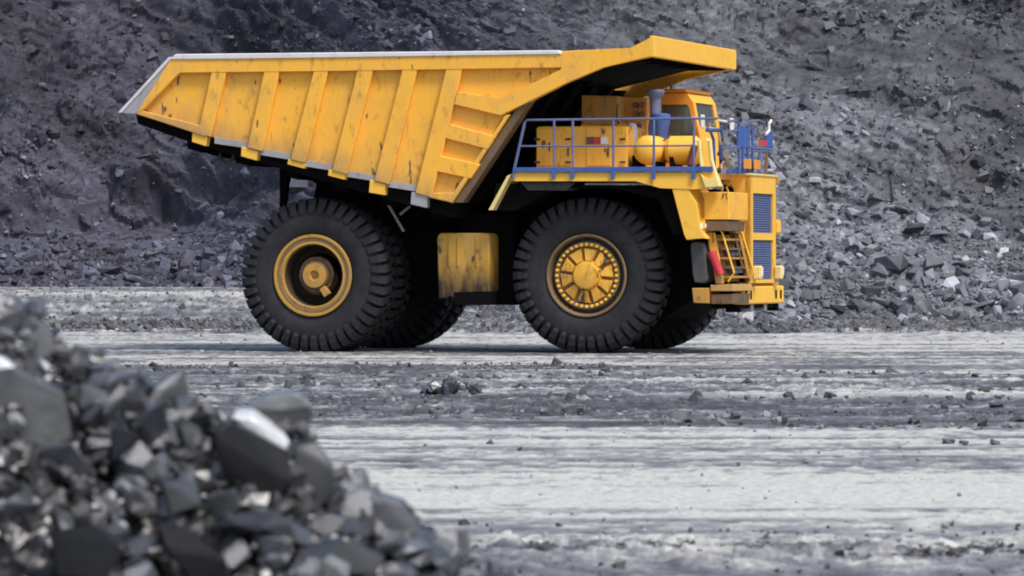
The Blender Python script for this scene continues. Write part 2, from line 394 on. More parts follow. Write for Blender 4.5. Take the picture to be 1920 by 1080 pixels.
def slope_rubble():
    rs = np.random.RandomState(12)
    n = 34000
    X = rs.uniform(-24, 24, n); t = rs.uniform(-.6, 20, n)
    left = 1 - smooth(-9, 1.5, X)
    dens = .11 + .75 * (1 - smooth(3, 9, t)) + .35 * smooth(2, 9, X) * (1 - smooth(9, 15, t)) + .5 * smooth(.5, .65, fbm(X / 3.5, t / 2.5, 301, 3))
    dens = dens * (1 - .5 * left * smooth(3, 5, t) * (1 - smooth(8, 9, t)))
    keep = rs.uniform(0, 1.3, n) < dens
    X, t = X[keep], t[keep]; n = len(X)
    size = .045 * (1 - rs.uniform(0, 1, n)) ** (-1 / 2.1); size = np.clip(size, .05, .26)
    size *= 1 + .35 * (1 - smooth(2, 6, t)) 
    y, z = slope_point(X, t)
    pos = np.stack([X, y - size * .12, z + size * .10], 1)
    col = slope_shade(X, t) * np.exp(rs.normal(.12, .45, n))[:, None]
    pale = rs.uniform(0, 1, n) < .02
    col[pale] = col[pale] * 2.4
    link('scree_rubble', rubble_mesh('scree_rubble', pos, size, np.clip(col, .02, .45), 'rubble_mat', 13, 1.6), kind='stuff')
    # the larger blocks, one by one
    meshes = []
    for V, F in SHAPES: meshes.append(np_mesh('boulder', V, F, 'boulder_mat'))
    def put(x, tt, s, sc=(1, .8, .7), rz=None, mat=None, tilt=.5):
        yy, zz = slope_point(np.array([x]), np.array([tt]))
        o = link('boulder', meshes[rs.randint(len(meshes))], slope)
        o.location = (x, yy[0] - s * .2, zz[0] + s * .12)
        o.scale = (s * sc[0], s * sc[1], s * sc[2])
        o.rotation_euler = (rs.normal(0, tilt), rs.normal(0, tilt), rs.uniform(0, 6.28) if rz is None else rz)
    # big slabs at the foot on the right of the truck (u, v read off the photograph, d their distance)
    cnt = 0
    for u, v, s, sc in [(1748, 500, .62, (1.1, .8, .8)), (1668, 505, .70, (1.2, .8, .7)), (1800, 498, .30, (1.2, .8, .45)), (1840, 575, .42, (1.4, .8, .5)), (1650, 570, .50, (1.6, .8, .55)),
                     (1720, 512, .45, (1.3, .8, .5)), (1715, 430, .42, (1.4, .8, .5)), (1905, 520, .40, (1.3, .8, .5)), (1760, 440, .36, (1.3, .8, .5)), (1560, 520, .36, (1.1, .8, .8)),
                     (1610, 380, .30, (1.2, .8, .6)), (1690, 395, .32, (1.5, .8, .4)), (1500, 400, .30, (1.2, .8, .6)), (370, 465, .42, (1.2, .8, .7)), (300, 470, .34, (1.2, .8, .7)),
                     (205, 512, .50, (1.2, .8, .7)), (255, 525, .42, (1.3, .8, .5)), (30, 515, .45, (1.1, .8, .8)), (95, 445, .34, (1.3, .8, .5)), (265, 464, .32, (1.2, .8, .7)), (1380, 148, .3, (1, .8, .8)),
                     (1480, 200, .42, (2.2, .8, .5)), (1420, 215, .36, (1.8, .8, .5)), (1590, 175, .4, (2.0, .8, .5)), (1530, 128, .36, (1.8, .8, .5)), (560, 350, .5, (1.3, .8, .8))]:
        # search t along the slope whose projection falls on v
        tt = np.arange(-.5, 20, .05); d = np.full_like(tt, 175.0)
        for _ in range(3):
            xx = (u - 960) / FPX * d; yy, zz = slope_point(xx, tt, True); d = yy
        vv = HPX - FPX * (zz - CAMH) / d
        i = int(np.argmin(np.abs(vv - v)))
        put(float(xx[i]), float(tt[i]), s * .92, sc, rz=rs.uniform(-.5, .5), tilt=.3); cnt += 1
    while cnt < 300:
        x = rs.uniform(-21, 21); tt = 19 * rs.uniform(0, 1) ** 2.6
        if x < -6 and 4 < tt < 8 and rs.uniform() < .8: continue
        s = min(.42, .135 * (1 - rs.uniform()) ** (-1 / 2.8))
        put(x, tt, s); cnt += 1
slope_rubble()

def ground_clods():
    rs = np.random.RandomState(31)
    P, S, C = [], [], []
    gx, gy = np.meshgrid(np.arange(-15, 15, .25), np.arange(25, 200, .25))
    G = (.18 + .82 * smooth(.42, .60, fbm(gx / 3.0, gy / 2.4, 401, 3)))
    k_ = lambda x, y: G[int((y - 25) / .25), min(119, max(0, int((x + 15) / .25)))]
    g2x, g2y = np.meshgrid(np.arange(-6, 6, .05), np.arange(32, 39, .05)); G2 = smooth(.42, .62, fbm(g2x / .7, g2y / .7, 411, 3))
    def add(x, y, s, c):
        P.append((x, y, 0)); S.append(s); C.append(c)
    for i in range(15000):
        y = rs.uniform(55, 100); x = rs.uniform(-.12, .12) * y
        if rs.uniform() > k_(x, y) or not 60.5 + rs.exponential(2.5) < road_w(np.array([x]), np.array([y]))[0] < 95: continue
        add(x, y, min(.11, .016 * (1 - rs.uniform()) ** (-1 / 2.3)), .045 + .22 * rs.uniform() ** 2)
    for i in range(40000):                                                       # dark crumbs along the near edge of the road
        y = rs.uniform(32, 38.5); x = rs.uniform(-.12, .12) * y
        k = (.25 + .75 * G2[int((y - 32) / .05), min(239, max(0, int((x + 6) / .05)))]) * math.exp(-((y - 34.7 + .06 * x) / .42) ** 2)
        if i % 4 == 0: y = rs.normal(34.75 - .06 * x, .30); k = .25 + .75 * G2[min(139, max(0, int((y - 32) / .05))), min(239, max(0, int((x + 6) / .05)))]
        if rs.uniform() > k * (.45 if x > 3.0 else 1) + .012: continue
        add(x, y, min(.055, .013 * (1 - rs.uniform()) ** (-1 / 2.2)), rs.uniform(.015, .09))
    for i in range(420):                                                        # loose crumbs over the pale road
        y = rs.uniform(37, 62); x = rs.uniform(-.12, .12) * y
        add(x, y, min(.03, .007 * (1 - rs.uniform()) ** (-1 / 2.2)), rs.uniform(.06, .35))
    for i in range(16000):                                                       # windrow beyond the truck and the strip behind it
        y = rs.uniform(141, 186) if i % 3 else rs.uniform(143, 150); x = rs.uniform(-.13, .13) * y
        if x < -2 and y > 150 and rs.uniform() < .8: continue
        add(x, y, min(.16, .032 * (1 - rs.uniform()) ** (-1 / 2.4)), rs.uniform(.05, .15))
    for i in range(260):
        y = rs.uniform(97, 135); x = rs.uniform(-.12, .12) * y
        add(x, y, min(.05, .014 * (1 - rs.uniform()) ** (-1 / 2.2)), rs.uniform(.1, .35))
    P, S, C = np.array(P), np.array(S), np.array(C)
    P[:, 2] = ground_z(P[:, 0], P[:, 1]) + S * .25 + .25 * np.exp(-((P[:, 1] - 146) / 3.0) ** 2) * .6
    link('road_crumbs', rubble_mesh('road_crumbs', P, S, C[:, None] * np.array([1, 1, 1.05]), 'rubble_mat', 32, 2), kind='stuff')
ground_clods()

# ------------------------------------------------------------------ the dump truck
TH = math.radians(16.5); CT, ST = math.cos(TH), math.sin(TH)
TX, TY = 139 / 82.0 + 2.95 * ST, 110.0 + 2.95 * CT
def L(u, v, y):
    """where the sight line through photograph pixel (u, v) meets the truck's lengthwise plane y = const: truck-local (x, z)"""
    a = (u - 960) / FPX
    d = (y + TX * ST + TY * CT) / (a * ST + CT)
    X, Y = a * d - TX, d - TY
    return X * CT - Y * ST, CAMH - (v - HPX) / FPX * d
def FX(u, v, x):
    """same for a crosswise plane x = const: truck-local (y, z)"""
    a = (u - 960) / FPX
    d = (x + TX * CT - TY * ST) / (a * CT - ST)
    X, Y = a * d - TX, d - TY
    return X * ST + Y * CT, CAMH - (v - HPX) / FPX * d
def fin(bm, name, mat, parent, bevel=0.0, smooth_=False, **props):
    if bevel:
        bmesh.ops.bevel(bm, geom=bm.edges[:], offset=bevel, segments=1, affect='EDGES', clamp_overlap=True)
    bmesh.ops.recalc_face_normals(bm, faces=bm.faces[:])
    me = bpy.data.meshes.new(name); bm.to_mesh(me); bm.free()
    me.materials.append(MATS[mat])
    if smooth_:
        me.polygons.foreach_set('use_smooth', [True] * len(me.polygons)); me.set_sharp_from_angle(angle=math.radians(38))
    return link(name, me, parent, **props)
def add_prism(bm, pts, y0, y1, axis='y'):
    """pts = (x, z) outline swept along y (axis 'y') or (y, z) outline swept along x (axis 'x')"""
    f = (lambda p, s: (p[0], s, p[1])) if axis == 'y' else (lambda p, s: (s, p[0], p[1]))
    A = [bm.verts.new(f(p, y0)) for p in pts]; B = [bm.verts.new(f(p, y1)) for p in pts]
    n = len(pts); bm.faces.new(A); bm.faces.new(B[::-1])
    for i in range(n): bm.faces.new((A[i], B[i], B[(i + 1) % n], A[(i + 1) % n]))
def prism(name, pts, y0, y1, mat, parent, bevel=.012, axis='y', **k):
    bm = bmesh.new(); add_prism(bm, pts, y0, y1, axis); return fin(bm, name, mat, parent, bevel, **k)
def pprism(name, px, y0, y1, mat, parent, bevel=.012, **k):
    """outline in photograph pixels on the plane y0"""
    return prism(name, [L(u, v, y0) for u, v in px], y0, y1, mat, parent, bevel, **k)
def add_box(bm, x0, x1, y0, y1, z0, z1): add_prism(bm, [(x0, z0), (x1, z0), (x1, z1), (x0, z1)], y0, y1)
def box(name, x0, x1, y0, y1, z0, z1, mat, parent, bevel=.012, **k):
    bm = bmesh.new(); add_box(bm, x0, x1, y0, y1, z0, z1); return fin(bm, name, mat, parent, bevel, **k)
def add_tube(bm, pts, r, seg=8, r2=None):
    pts = [Vector(p) for p in pts]; rings = []
    for i, p in enumerate(pts):
        d = (pts[min(i + 1, len(pts) - 1)] - pts[max(i - 1, 0)]).normalized()
        a = d.cross(Vector((0, 0, 1)) if abs(d.z) < .9 else Vector((0, 1, 0))).normalized(); b = d.cross(a)
        rr = r if r2 is None else r + (r2 - r) * i / (len(pts) - 1)
        rings.append([bm.verts.new(p + (a * math.cos(2 * math.pi * k / seg) + b * math.sin(2 * math.pi * k / seg)) * rr) for k in range(seg)])
    for R1, R2 in zip(rings, rings[1:]):
        for k in range(seg): bm.faces.new((R1[k], R1[(k + 1) % seg], R2[(k + 1) % seg], R2[k]))
    bm.faces.new(rings[0]); bm.faces.new(rings[-1][::-1])
def tube(name, pts, r, mat, parent, seg=8, r2=None):
    bm = bmesh.new(); add_tube(bm, pts, r, seg, r2); return fin(bm, name, mat, parent, 0, True)
def add_lathe(bm, prof, seg=48, origin=(0, 0, 0), axis='y', closed=False):
    """prof = (offset along axis, radius)"""
    rings = []
    for (h, r) in prof:
        ring = []
        if r < 1e-5:
            p = {'y': (0, h, 0), 'z': (0, 0, h), 'x': (h, 0, 0)}[axis]
            ring = [bm.verts.new(Vector(p) + Vector(origin))]
        else:
            for k in range(seg):
                c, s = math.cos(2 * math.pi * k / seg) * r, math.sin(2 * math.pi * k / seg) * r
                p = {'y': (c, h, s), 'z': (c, s, h), 'x': (h, c, s)}[axis]
                ring.append(bm.verts.new(Vector(p) + Vector(origin)))
        rings.append(ring)
    pairs = list(zip(rings, rings[1:])) + ([(rings[-1], rings[0])] if closed else [])
    for A, B in pairs:
        if len(A) == 1 and len(B) == 1: continue
        for k in range(seg):
            k2 = (k + 1) % seg
            if len(A) == 1: bm.faces.new((A[0], B[k], B[k2]))
            elif len(B) == 1: bm.faces.new((A[k], A[k2], B[0]))
            else: bm.faces.new((A[k], A[k2], B[k2], B[k]))
def lathe(name, prof, mat, parent, **k):
    bm = bmesh.new(); add_lathe(bm, prof, **k); return fin(bm, name, mat, parent, 0, True)

truck = link('dump_truck', None)
truck.location = (TX, TY, 0); truck.rotation_euler = (0, 0, -TH)
truck['label'] = 'huge yellow mining dump truck with blue deck railings standing side-on on the pale haul road'
truck['category'] = 'dump truck'

# ---- wheels
paint('barrel_dark', (0.035, 0.024, 0.015), dirt=(0.01, 0.008, 0.006), amount=0.8, streak=False, fade=(0.07, 0.045, 0.022), rough=0.8, grime=0.1)  # dark brown of the rim barrel and dish
RT = 1.80
def tyre_mesh():
    prof = [(.10, .93), (.03, 1.00), (-.005, 1.18), (-.012, 1.32), (.035, 1.50), (.12, 1.61), (.22, 1.66), (.50, 1.675),
            (.78, 1.66), (.88, 1.61), (.965, 1.50), (1.012, 1.32), (1.005, 1.18), (.97, 1.00), (.90, .93)]
    bm = bmesh.new(); add_lathe(bm, prof, 96, closed=True)
    bmesh.ops.recalc_face_normals(bm, faces=bm.faces[:])
    me = bpy.data.meshes.new('tyre'); bm.to_mesh(me); bm.free(); me.materials.append(MATS['rubber'])
    me.polygons.foreach_set('use_smooth', [True] * len(me.polygons)); me.set_sharp_from_angle(angle=math.radians(50)); return me
LUGP = [(.004, 1.39, .045), (-.026, 1.47, .066), (.000, 1.640, .082), (.075, 1.755, .090), (.150, 1.795, .092), (.47, 1.805, .068)]
LUGB = [(.05, 1.37, .04), (.06, 1.46, .060), (.10, 1.57, .076), (.17, 1.61, .084), (.22, 1.64, .086), (.47, 1.65, .062)]
def lug_into(bm, ang, side):
    rows = []
    for (y, r, w), (yb, rb, wb) in zip(LUGP, LUGB):
        tw = ang + max(0, y - .10) * .13
        row = []
        for yy, rr, ww, s in ((y, r, w, -1), (y, r, w, 1), (yb, rb, wb, 1), (yb, rb, wb, -1)):
            a = tw + s * ww / rr
            row.append(bm.verts.new((rr * math.cos(a), yy if side == 0 else 1.0 - yy, rr * math.sin(a))))
        rows.append(row)
    for A, B in zip(rows, rows[1:]):
        for k in range(4): bm.faces.new((A[k], A[(k + 1) % 4], B[(k + 1) % 4], B[k]))
    bm.faces.new(rows[0]); bm.faces.new(rows[-1][::-1])
NL = 42
TYRE = tyre_mesh()
def lug_mesh(side, angs, name):
    bm = bmesh.new()
    for a in angs: lug_into(bm, a, side)
    bmesh.ops.recalc_face_normals(bm, faces=bm.faces[:])
    me = bpy.data.meshes.new(name); bm.to_mesh(me); bm.free(); me.materials.append(MATS['rubber']); return me
LUG0, LUG1 = lug_mesh(0, [0], 'tread_lug'), lug_mesh(1, [0], 'tread_lug')
_allbm = bmesh.new()
for i in range(NL):
    lug_into(_allbm, 2 * math.pi * i / NL, 0); lug_into(_allbm, 2 * math.pi * (i + .5) / NL, 1)
bmesh.ops.recalc_face_normals(_allbm, faces=_allbm.faces[:])
TREAD = bpy.data.meshes.new('tread'); _allbm.to_mesh(TREAD); _allbm.free(); TREAD.materials.append(MATS['rubber'])

def front_hub_parts(w):
    # outer rim ring, dark gap, bolted planetary hub
    lathe('rim', [(.07, .945), (.015, .955), (.0, .93), (.01, .90), (.09, .872), (.30, .86), (.30, .94), (.10, .95)], 'brown_rim', w, seg=64, closed=True)
    lathe('rim_dish', [(.30, .90), (.26, .86), (.22, .74), (.20, .02), (.5, .02), (.5, .9)], 'dark_grey', w, seg=48, closed=True)
    lathe('hub_flange', [(.21, .775), (.09, .775), (.075, .76), (.075, .665), (.14, .655), (.145, .34), (.25, .34)], 'brown_rim', w, seg=60)
    lathe('hub', [(.14, .36), (.02, .335), (-.045, .29), (-.06, .24), (-.06, 0)], 'yellow_hub', w, seg=60)
    bm = bmesh.new()
    for i in range(36):
        a = 2 * math.pi * i / 36; c, s = math.cos(a) * .71, math.sin(a) * .71
        add_lathe(bm, [(.08, .040), (.012, .040), (.0, .025), (.0, 0)], 6, (c, 0, s))
    fin(bm, 'wheel_nuts', 'yellow_clean', w, kind='stuff')
    bm = bmesh.new(); q = []
    for i in range(10):
        a = 2 * math.pi * (i + .3) / 10
        def pt(r, da, y): return (r * math.cos(a + da), y, r * math.sin(a + da))
        A = [bm.verts.new(pt(.345, -.24, .14)), bm.verts.new(pt(.345, .24, .14)), bm.verts.new(pt(.650, .27, .14)), bm.verts.new(pt(.650, -.27, .14))]
        B = [bm.verts.new(pt(.350, -.18, .0)), bm.verts.new(pt(.350, .18, .0)), bm.verts.new(pt(.625, .225, .065)), bm.verts.new(pt(.625, -.225, .065))]
        bm.faces.new(B)
        for k in range(4): bm.faces.new((A[k], A[(k + 1) % 4], B[(k + 1) % 4], B[k]))
        if i in (): pass
    fin(bm, 'hub_lobes', 'yellow_hub', w)
def rear_hub_parts(w):
    lathe('rim', [(.05, .95), (.0, .955), (-.02, .94), (-.018, .885), (.02, .87), (.02, .80), (.01, .785), (.01, .735), (.045, .722), (.10, .715), (.12, .80), (.10, .93)], 'yellow_rim', w, seg=64, closed=True)
    lathe('lock_ring', [(.012, .868), (.004, .86), (.004, .81), (.012, .802)], 'brown_rim', w, seg=64)
    lathe('rim_barrel', [(.10, .712), (.70, .70), (.70, .76), (.13, .76)], 'barrel_dark', w, seg=48, closed=True)
    lathe('rim_dish', [(.70, .72), (.66, .45), (.55, .40), (.75, .02), (.9, .02), (.9, .72)], 'barrel_dark', w, seg=48, closed=True)
    lathe('hub', [(.60, .47), (.34, .46), (.30, .43), (.28, .35), (.17, .33), (.14, .30), (.13, .17), (.18, .14), (.19, .07), (.15, .06), (.14, 0)], 'brown_dirty', w, seg=40)
    lathe('hub_cap', [(.16, .295), (.125, .28), (.12, .12), (.17, .10), (.17, 0)], 'yellow_rim', w, seg=40)
    a = math.radians(-52)
    bm = bmesh.new()
    for s in (0,):
        d = Vector((math.cos(a), 0, math.sin(a))); n_ = Vector((-math.sin(a), 0, math.cos(a)))
        A = []
        for r, hw in ((.34, .075), (.56, .085)):
            for sgn in (-1, 1):
                A.append((d * r + n_ * hw * sgn))
        v = [bm.verts.new((p.x, y, p.z)) for y in (.10, .24) for p in (A[0], A[1], A[3], A[2])]
        bm.faces.new(v[:4]); bm.faces.new(v[4:][::-1])
        for k in range(4): bm.faces.new((v[k], v[(k + 1) % 4], v[4 + (k + 1) % 4], v[4 + k]))
    fin(bm, 'hub_bracket', 'yellow_rim', w, .01)
def wheel(x, y, rotz, kind, lugs_single, phase):
    w = link('wheel', None, truck); w.location = (x, y, RT * .985); w.rotation_euler = (0, phase, rotz)
    link('tyre', TYRE, w)
    if lugs_single:
        for i in range(NL):
            for sd, me in ((0, LUG0), (1, LUG1)):
                o = link('tread_lug', me, w); o.rotation_euler = (0, -2 * math.pi * (i + .5 * sd) / NL, 0)
    else:
        link('tread', TREAD, w)
    if kind == 'front': front_hub_parts(w)
    elif kind == 'rear': rear_hub_parts(w)
    else: lathe('rim', [(.06, .95), (.02, .93), (.1, .80), (.9, .80), (.98, .93), (.94, .95)], 'dark_shade_steel', w, seg=40, closed=True)
    return w
xf, _ = L(1099, 520, -2.95)
xr, _ = L(586, 518, -3.25)
wheel(xf, -2.95, 0, 'front', True, 0)
wheel(xr, -3.25, 0, 'rear', True, .06)
wheel(xr, -2.10, 0, 'inner', False, .10)
wheel(xf, 3.35, math.pi, 'front', False, .03)
wheel(xr, 3.75, math.pi, 'rear', False, .05)
wheel(xr, 2.60, math.pi, 'inner', False, .02)

# ---- dump body: ribbed side panels, floor, front wall, canopy
YB = -3.85
body = link('dump_body', None, truck)
TOPL, TOPR = 108, 99
outline = [(322, 108), (1054, 98), (1182, 91), (1227, 66), (1227, 105), (1130, 125), (1060, 156), (939, 217), (847, 380), (726, 345), (649, 326), (574, 306), (491, 283), (392, 256), (254, 215)]
strips = [
    # name, outline, outward offset
    ('top_rail', [(322, 107), (1054, 98), (1054, 127), (866, 129), (600, 133), (328, 137)], 0.0),
    ('rear_frame', [(322, 108), (345, 108), (348, 125), (268, 207), (254, 214)], -.004),
    ('rear_frame', [(254, 213), (264, 207), (378, 236), (386, 255), (384, 256)], .006),
    ('rib', [(397, 130), (425, 130), (394, 257), (370, 250)], .010),
    ('rib', [(496, 128), (524, 128), (491, 284), (463, 277)], .010),
    ('rib', [(589, 127), (616, 127), (571, 306), (544, 299)], .010),
    ('rib', [(671, 126), (700, 126), (649, 327), (622, 320)], .010),
    ('rib', [(755, 125), (783, 125), (729, 346), (701, 339)], .010),
    ('rib', [(837, 124), (867, 124), (808, 370), (778, 362)], .010),
    ('arm', [(860, 172), (938, 186), (1053, 131), (1053, 96), (1182, 91), (1225, 67), (1225, 105), (1130, 125), (1060, 156), (939, 217), (851, 196), (855, 180)], -.008),
    ('side_beam', [(843, 232), (929, 256), (914, 280), (833, 259), (838, 240)], .014),
    ('side_beam', [(824, 292), (900, 308), (882, 335), (816, 321), (819, 310)], .014),
    ('front_edge', [(947, 216), (956, 214), (847, 381), (838, 378)], .022),
    ('bottom_beam', [(804, 362), (856, 361), (846, 380), (786, 366)], .018),
]
for sgn in (1, -1):
    def yy(v): return v * sgn
    plate = [L(u, v, YB) for u, v in outline]
    y0 = YB + .165
    prism('side_panel', plate, yy(y0), yy(y0 + .05), 'yellow', body, .006)
    for nm, px, off in strips:
        y1 = YB + off
        prism(nm, [L(u, v, YB) for u, v in px], yy(y1), yy(YB + .167), 'yellow', body, .016)
    # bare worn steel along the foot of the panel
    for a, b in (((424, 262), (462, 271)), ((496, 281), (544, 293)), ((577, 302), (620, 313)), ((653, 321), (700, 333)), ((733, 341), (778, 352))):
        (u0, v0), (u1, v1) = a, b
        prism('wear_strip', [L(u0 - 26, v0 + 1 - 6, YB), L(u1, v1 - 4, YB), L(u1, v1 + 7, YB), L(u0 - 26, v0 + 7, YB)][0:4], yy(YB + .140), yy(YB + .163), 'grey_steel', body, .004)
    # pale load-worn top edge
    prism('top_edge', [L(319, 112, YB), L(329, 101.5, YB), L(1048, 94, YB), L(1054, 102, YB), L(500, 109, YB)], yy(YB - .035), yy(YB + .30), 'pale_edge', body, .02)
    prism('tail_plate', [L(318, 106, YB), L(324, 108, YB), L(262, 214, YB), L(222, 211, YB), L(228, 205, YB)], yy(YB + .09), yy(YB + .13), 'grey_steel', body, .006)
    prism('tail_edge', [L(314, 107, YB), L(322, 107, YB), L(226, 211, YB), L(219, 211, YB)], yy(YB + .06), yy(YB + .17), 'pale_edge', body, .006)
    # cross-member ends below the panel
    for k, (a, b, c, d) in enumerate([((359, 248), (388, 256), (384, 274), (358, 266)), ((451, 275), (482, 283), (479, 301), (450, 293)), ((539, 298), (571, 306), (568, 316), (537, 308)),
                       ((615, 318), (646, 326), (644, 337), (613, 329)), ((692, 337), (721, 345), (719, 366), (690, 361)), ((770, 360), (800, 368), (798, 390), (768, 383))]):
        prism('cross_member_end', [L(*p_, YB) for p_ in (a, b, c, d)], yy(YB + .05), yy(YB + .75), 'grey_steel' if k == 5 else 'yellow_clean', body, .012)
# floor (thick, black below: coal dust, and shade put into the colour), following the panel's foot
flo = [L(254, 214, YB), L(847, 381, YB)]
(fx0, fz0), (fx1, fz1) = flo
sl = (fz1 - fz0) / (fx1 - fx0)
prism('floor', [(fx0 - .1, fz0), (fx1, fz1), (fx1 - .05, fz1 - .34), (fx0 + 1.4, fz0 + sl * 1.5 - .30), (fx0 - .05, fz0 - .22)], YB + .29, -YB - .29, 'dark_shade_steel', body, .01)
for i in range(6):                                                       # cross-members under the floor
    t_ = .13 + i * .155
    x_ = fx0 + (fx1 - fx0) * t_; z_ = fz0 + (fz1 - fz0) * t_
    prism('cross_member', [(x_, z_ - .25), (x_ + .34, z_ - .25 + sl * .34), (x_ + .34, z_ - .52 + sl * .34), (x_, z_ - .52)], -3.1, 3.1, 'dark_shade_steel', body, .01)
# front wall, near-black: shade below the canopy put into its colour
wx0, wz0 = L(850, 380, YB); wx1, wz1 = L(1002, 150, YB)
prism('front_wall', [(wx0, wz0), (wx1, wz1), (wx1 - .18, wz1), (wx0 - .25, wz0 + .05)], YB + .30, -YB - .30, 'dark_shade_steel', body, .01)
for y_ in (-3.55, -2.2, -.7, .7, 2.2, 3.3):
    prism('front_post', [(wx0 - .02, wz0), (wx1 - .02, wz1), (wx1 + .20, wz1), (wx0 + .20, wz0)], y_ - .20, y_ + .20, 'brown_dirty' if y_ == -3.55 else 'dark_shade_steel', body, .012)
# canopy plate and its lip over the cab
cp = [L(1040, 98, YB), L(1182, 93, YB), L(1222, 71, YB)]
cu = [L(1222, 100, YB), L(1130, 121, YB), L(1040, 160, YB)]
prism('canopy', [(cp[0][0], cp[0][1] - .05), cp[1], cp[2], (cp[2][0], cp[2][1] - .12), (cp[1][0], cp[1][1] - .14), (cp[0][0], cp[0][1] - .2)], YB + .30, -YB - .30, 'yellow_dirt_shade', body, .01)
pl = [L(1002, 150, YB), cu[1], cu[0]]
prism('canopy_underside', [(pl[0][0] - .3, pl[0][1]), (pl[1][0], pl[1][1] + .12), (pl[2][0], pl[2][1] + .05), (pl[2][0], pl[2][1] + .09), (pl[1][0], pl[1][1] + .17), (pl[0][0] - .3, pl[0][1] + .06)], YB + .30, -YB - .30, 'dark_shade_steel', body, 0)  # near-black sheet: shade beneath the canopy put into the colour
lx, lz1 = L(1226, 67, YB); _, lz0 = L(1226, 107, YB)
box('canopy_lip', lx - .10, lx + .02, YB - .012, -YB + .012, lz0, lz1, 'yellow_clean', body, .02)
for i in range(6):
    y_ = -3.2 + i * 1.28
    box('canopy_beam', pl[1][0] - .4, lx - .12, y_ - .07, y_ + .07, lz0 - .03, lz0 + .12, 'dark_shade_steel', body, .008)
# hoist rams, pivot brackets
for y_ in (-1.5, 1.5):
    a = L(700, 470, y_); b = L(800, 385, y_)
    tube('hoist_ram', [(a[0], y_, a[1]), (b[0], y_, b[1])], .17, 'dark_shade_steel', body, 14)

# ---- chassis
ch = link('chassis', None, truck)
for y_ in (-1.35, .95):
    p_ = [(560, 392), (640, 372), (860, 400), (930, 400), (965, 350), (1290, 352), (1330, 440), (1395, 470), (1395, 560), (1290, 560), (1250, 500), (1000, 505), (970, 560), (860, 572), (800, 500), (600, 470)]
    prism('frame_rail', [L(u, v, -1.35) for u, v in p_], y_, y_ + .40, 'dark_shade_steel', ch, .02)
x0, z0 = L(862, 400, -2.2); x1, z1 = L(966, 572, -2.2)
box('transmission_case', x0, x1, -2.2, 2.0, z1, z0, 'dark_shade_steel', ch, .04)
x0, z0 = L(742, 395, -1.3); x1, z1 = L(870, 545, -1.3)
box('drive_case', x0, x1, -1.3, 1.3, z1 , z0, 'dark_shade_steel', ch, .04)
lathe('rear_axle', [(-3.0, .45), (-1.0, .62), (0, .8), (1.0, .62), (3.0, .45)], 'dark_shade_steel', ch, seg=24, origin=(xr, 0, RT))
lathe('front_axle', [(-2.6, .35), (-2.2, .5), (2.2, .5), (2.6, .35)], 'dark_shade_steel', ch, seg=24, origin=(xf, 0, RT))
# engine block and inner wing behind the front wheel
pprism('engine_block', [(925, 345), (1293, 352), (1300, 470), (1300, 560), (1240, 600), (1220, 560), (960, 560), (920, 480)], -1.75, 1.7, 'dark_shade_steel', ch, .03)
pprism('inner_wing', [(930, 344), (1262, 348), (1290, 440), (1262, 440), (1235, 372), (1150, 352), (1040, 352), (965, 395), (920, 395)], -3.3, -1.8, 'dark_shade_steel', ch, .01)
# tail pivot, struts
pprism('tail_strut', [(524, 310), (546, 312), (536, 345), (532, 390), (524, 392)], -1.6, -1.35, 'dark_shade_steel', ch, .01)
pprism('pivot_bracket', [(546, 312), (700, 350), (760, 400), (700, 440), (590, 430), (588, 372), (594, 345), (572, 328)], -1.62, -1.3, 'dark_shade_steel', ch, .01)
pprism('pivot_bracket', [(386, 276), (425, 282), (560, 314), (500, 312), (452, 303), (440, 300), (402, 292), (388, 288)], -1.62, -1.3, 'dark_shade_steel', ch, .01)
a = L(427, 290, -1.7)
lathe('tow_ring', [(-.04, .20), (.04, .20), (.04, .15), (-.04, .15)], 'dark_grey', ch, seg=24, origin=(a[0], -1.75, a[1]), closed=True)
for (u0, v0), (u1, v1) in (((726, 380), (757, 434)), ((750, 402), (769, 386))):
    a, b = L(u0, v0, -2.4), L(u1, v1, -2.4)
    tube('guard_bar', [(a[0], -2.4, a[1]), (b[0], -2.4, b[1])], .035, 'grey_steel', ch)
# fuel tank
def z_stain(mat, zlo, zhi, col, sl=0.0, c=0.0, amt=.9, ns=2.2):
    """grime that has collected along the lower edge: strongest at height zlo above the line z = sl x + c, gone at zhi"""
    nt = MATS[mat].node_tree; p = nt.nodes['Principled BSDF']; src = p.inputs['Base Color'].links[0].from_socket
    tc = N(nt, 'ShaderNodeTexCoord'); sp = N(nt, 'ShaderNodeSeparateXYZ'); nt.links.new(tc.outputs['Object'], sp.inputs[0])
    m1 = N(nt, 'ShaderNodeMath', operation='MULTIPLY'); nt.links.new(sp.outputs[0], m1.inputs[0]); m1.inputs[1].default_value = -sl
    m2 = N(nt, 'ShaderNodeMath', operation='ADD'); nt.links.new(m1.outputs[0], m2.inputs[0]); nt.links.new(sp.outputs[2], m2.inputs[1])
    nz = noise(nt, ns, 5, .65, scl=(1.3, 1, .5))
    m3 = N(nt, 'ShaderNodeMath', operation='MULTIPLY_ADD'); nt.links.new(nz, m3.inputs[0]); m3.inputs[1].default_value = (zhi - zlo) * 1.6; nt.links.new(m2.outputs[0], m3.inputs[2])
    mr = N(nt, 'ShaderNodeMapRange'); nt.links.new(m3.outputs[0], mr.inputs[0])
    k = c + (zhi - zlo) * .8
    mr.inputs[1].default_value = zlo + k; mr.inputs[2].default_value = zhi + k; mr.inputs[3].default_value = amt; mr.inputs[4].default_value = 0
    nt.links.new(mixc(nt, mr.outputs[0], src, col), p.inputs['Base Color'])
paint('tank_paint', (0.55, 0.30, 0.035), dirt=(0.03, 0.02, 0.012), amount=0.85, fade=(0.42, 0.25, 0.06), grime=1.0)
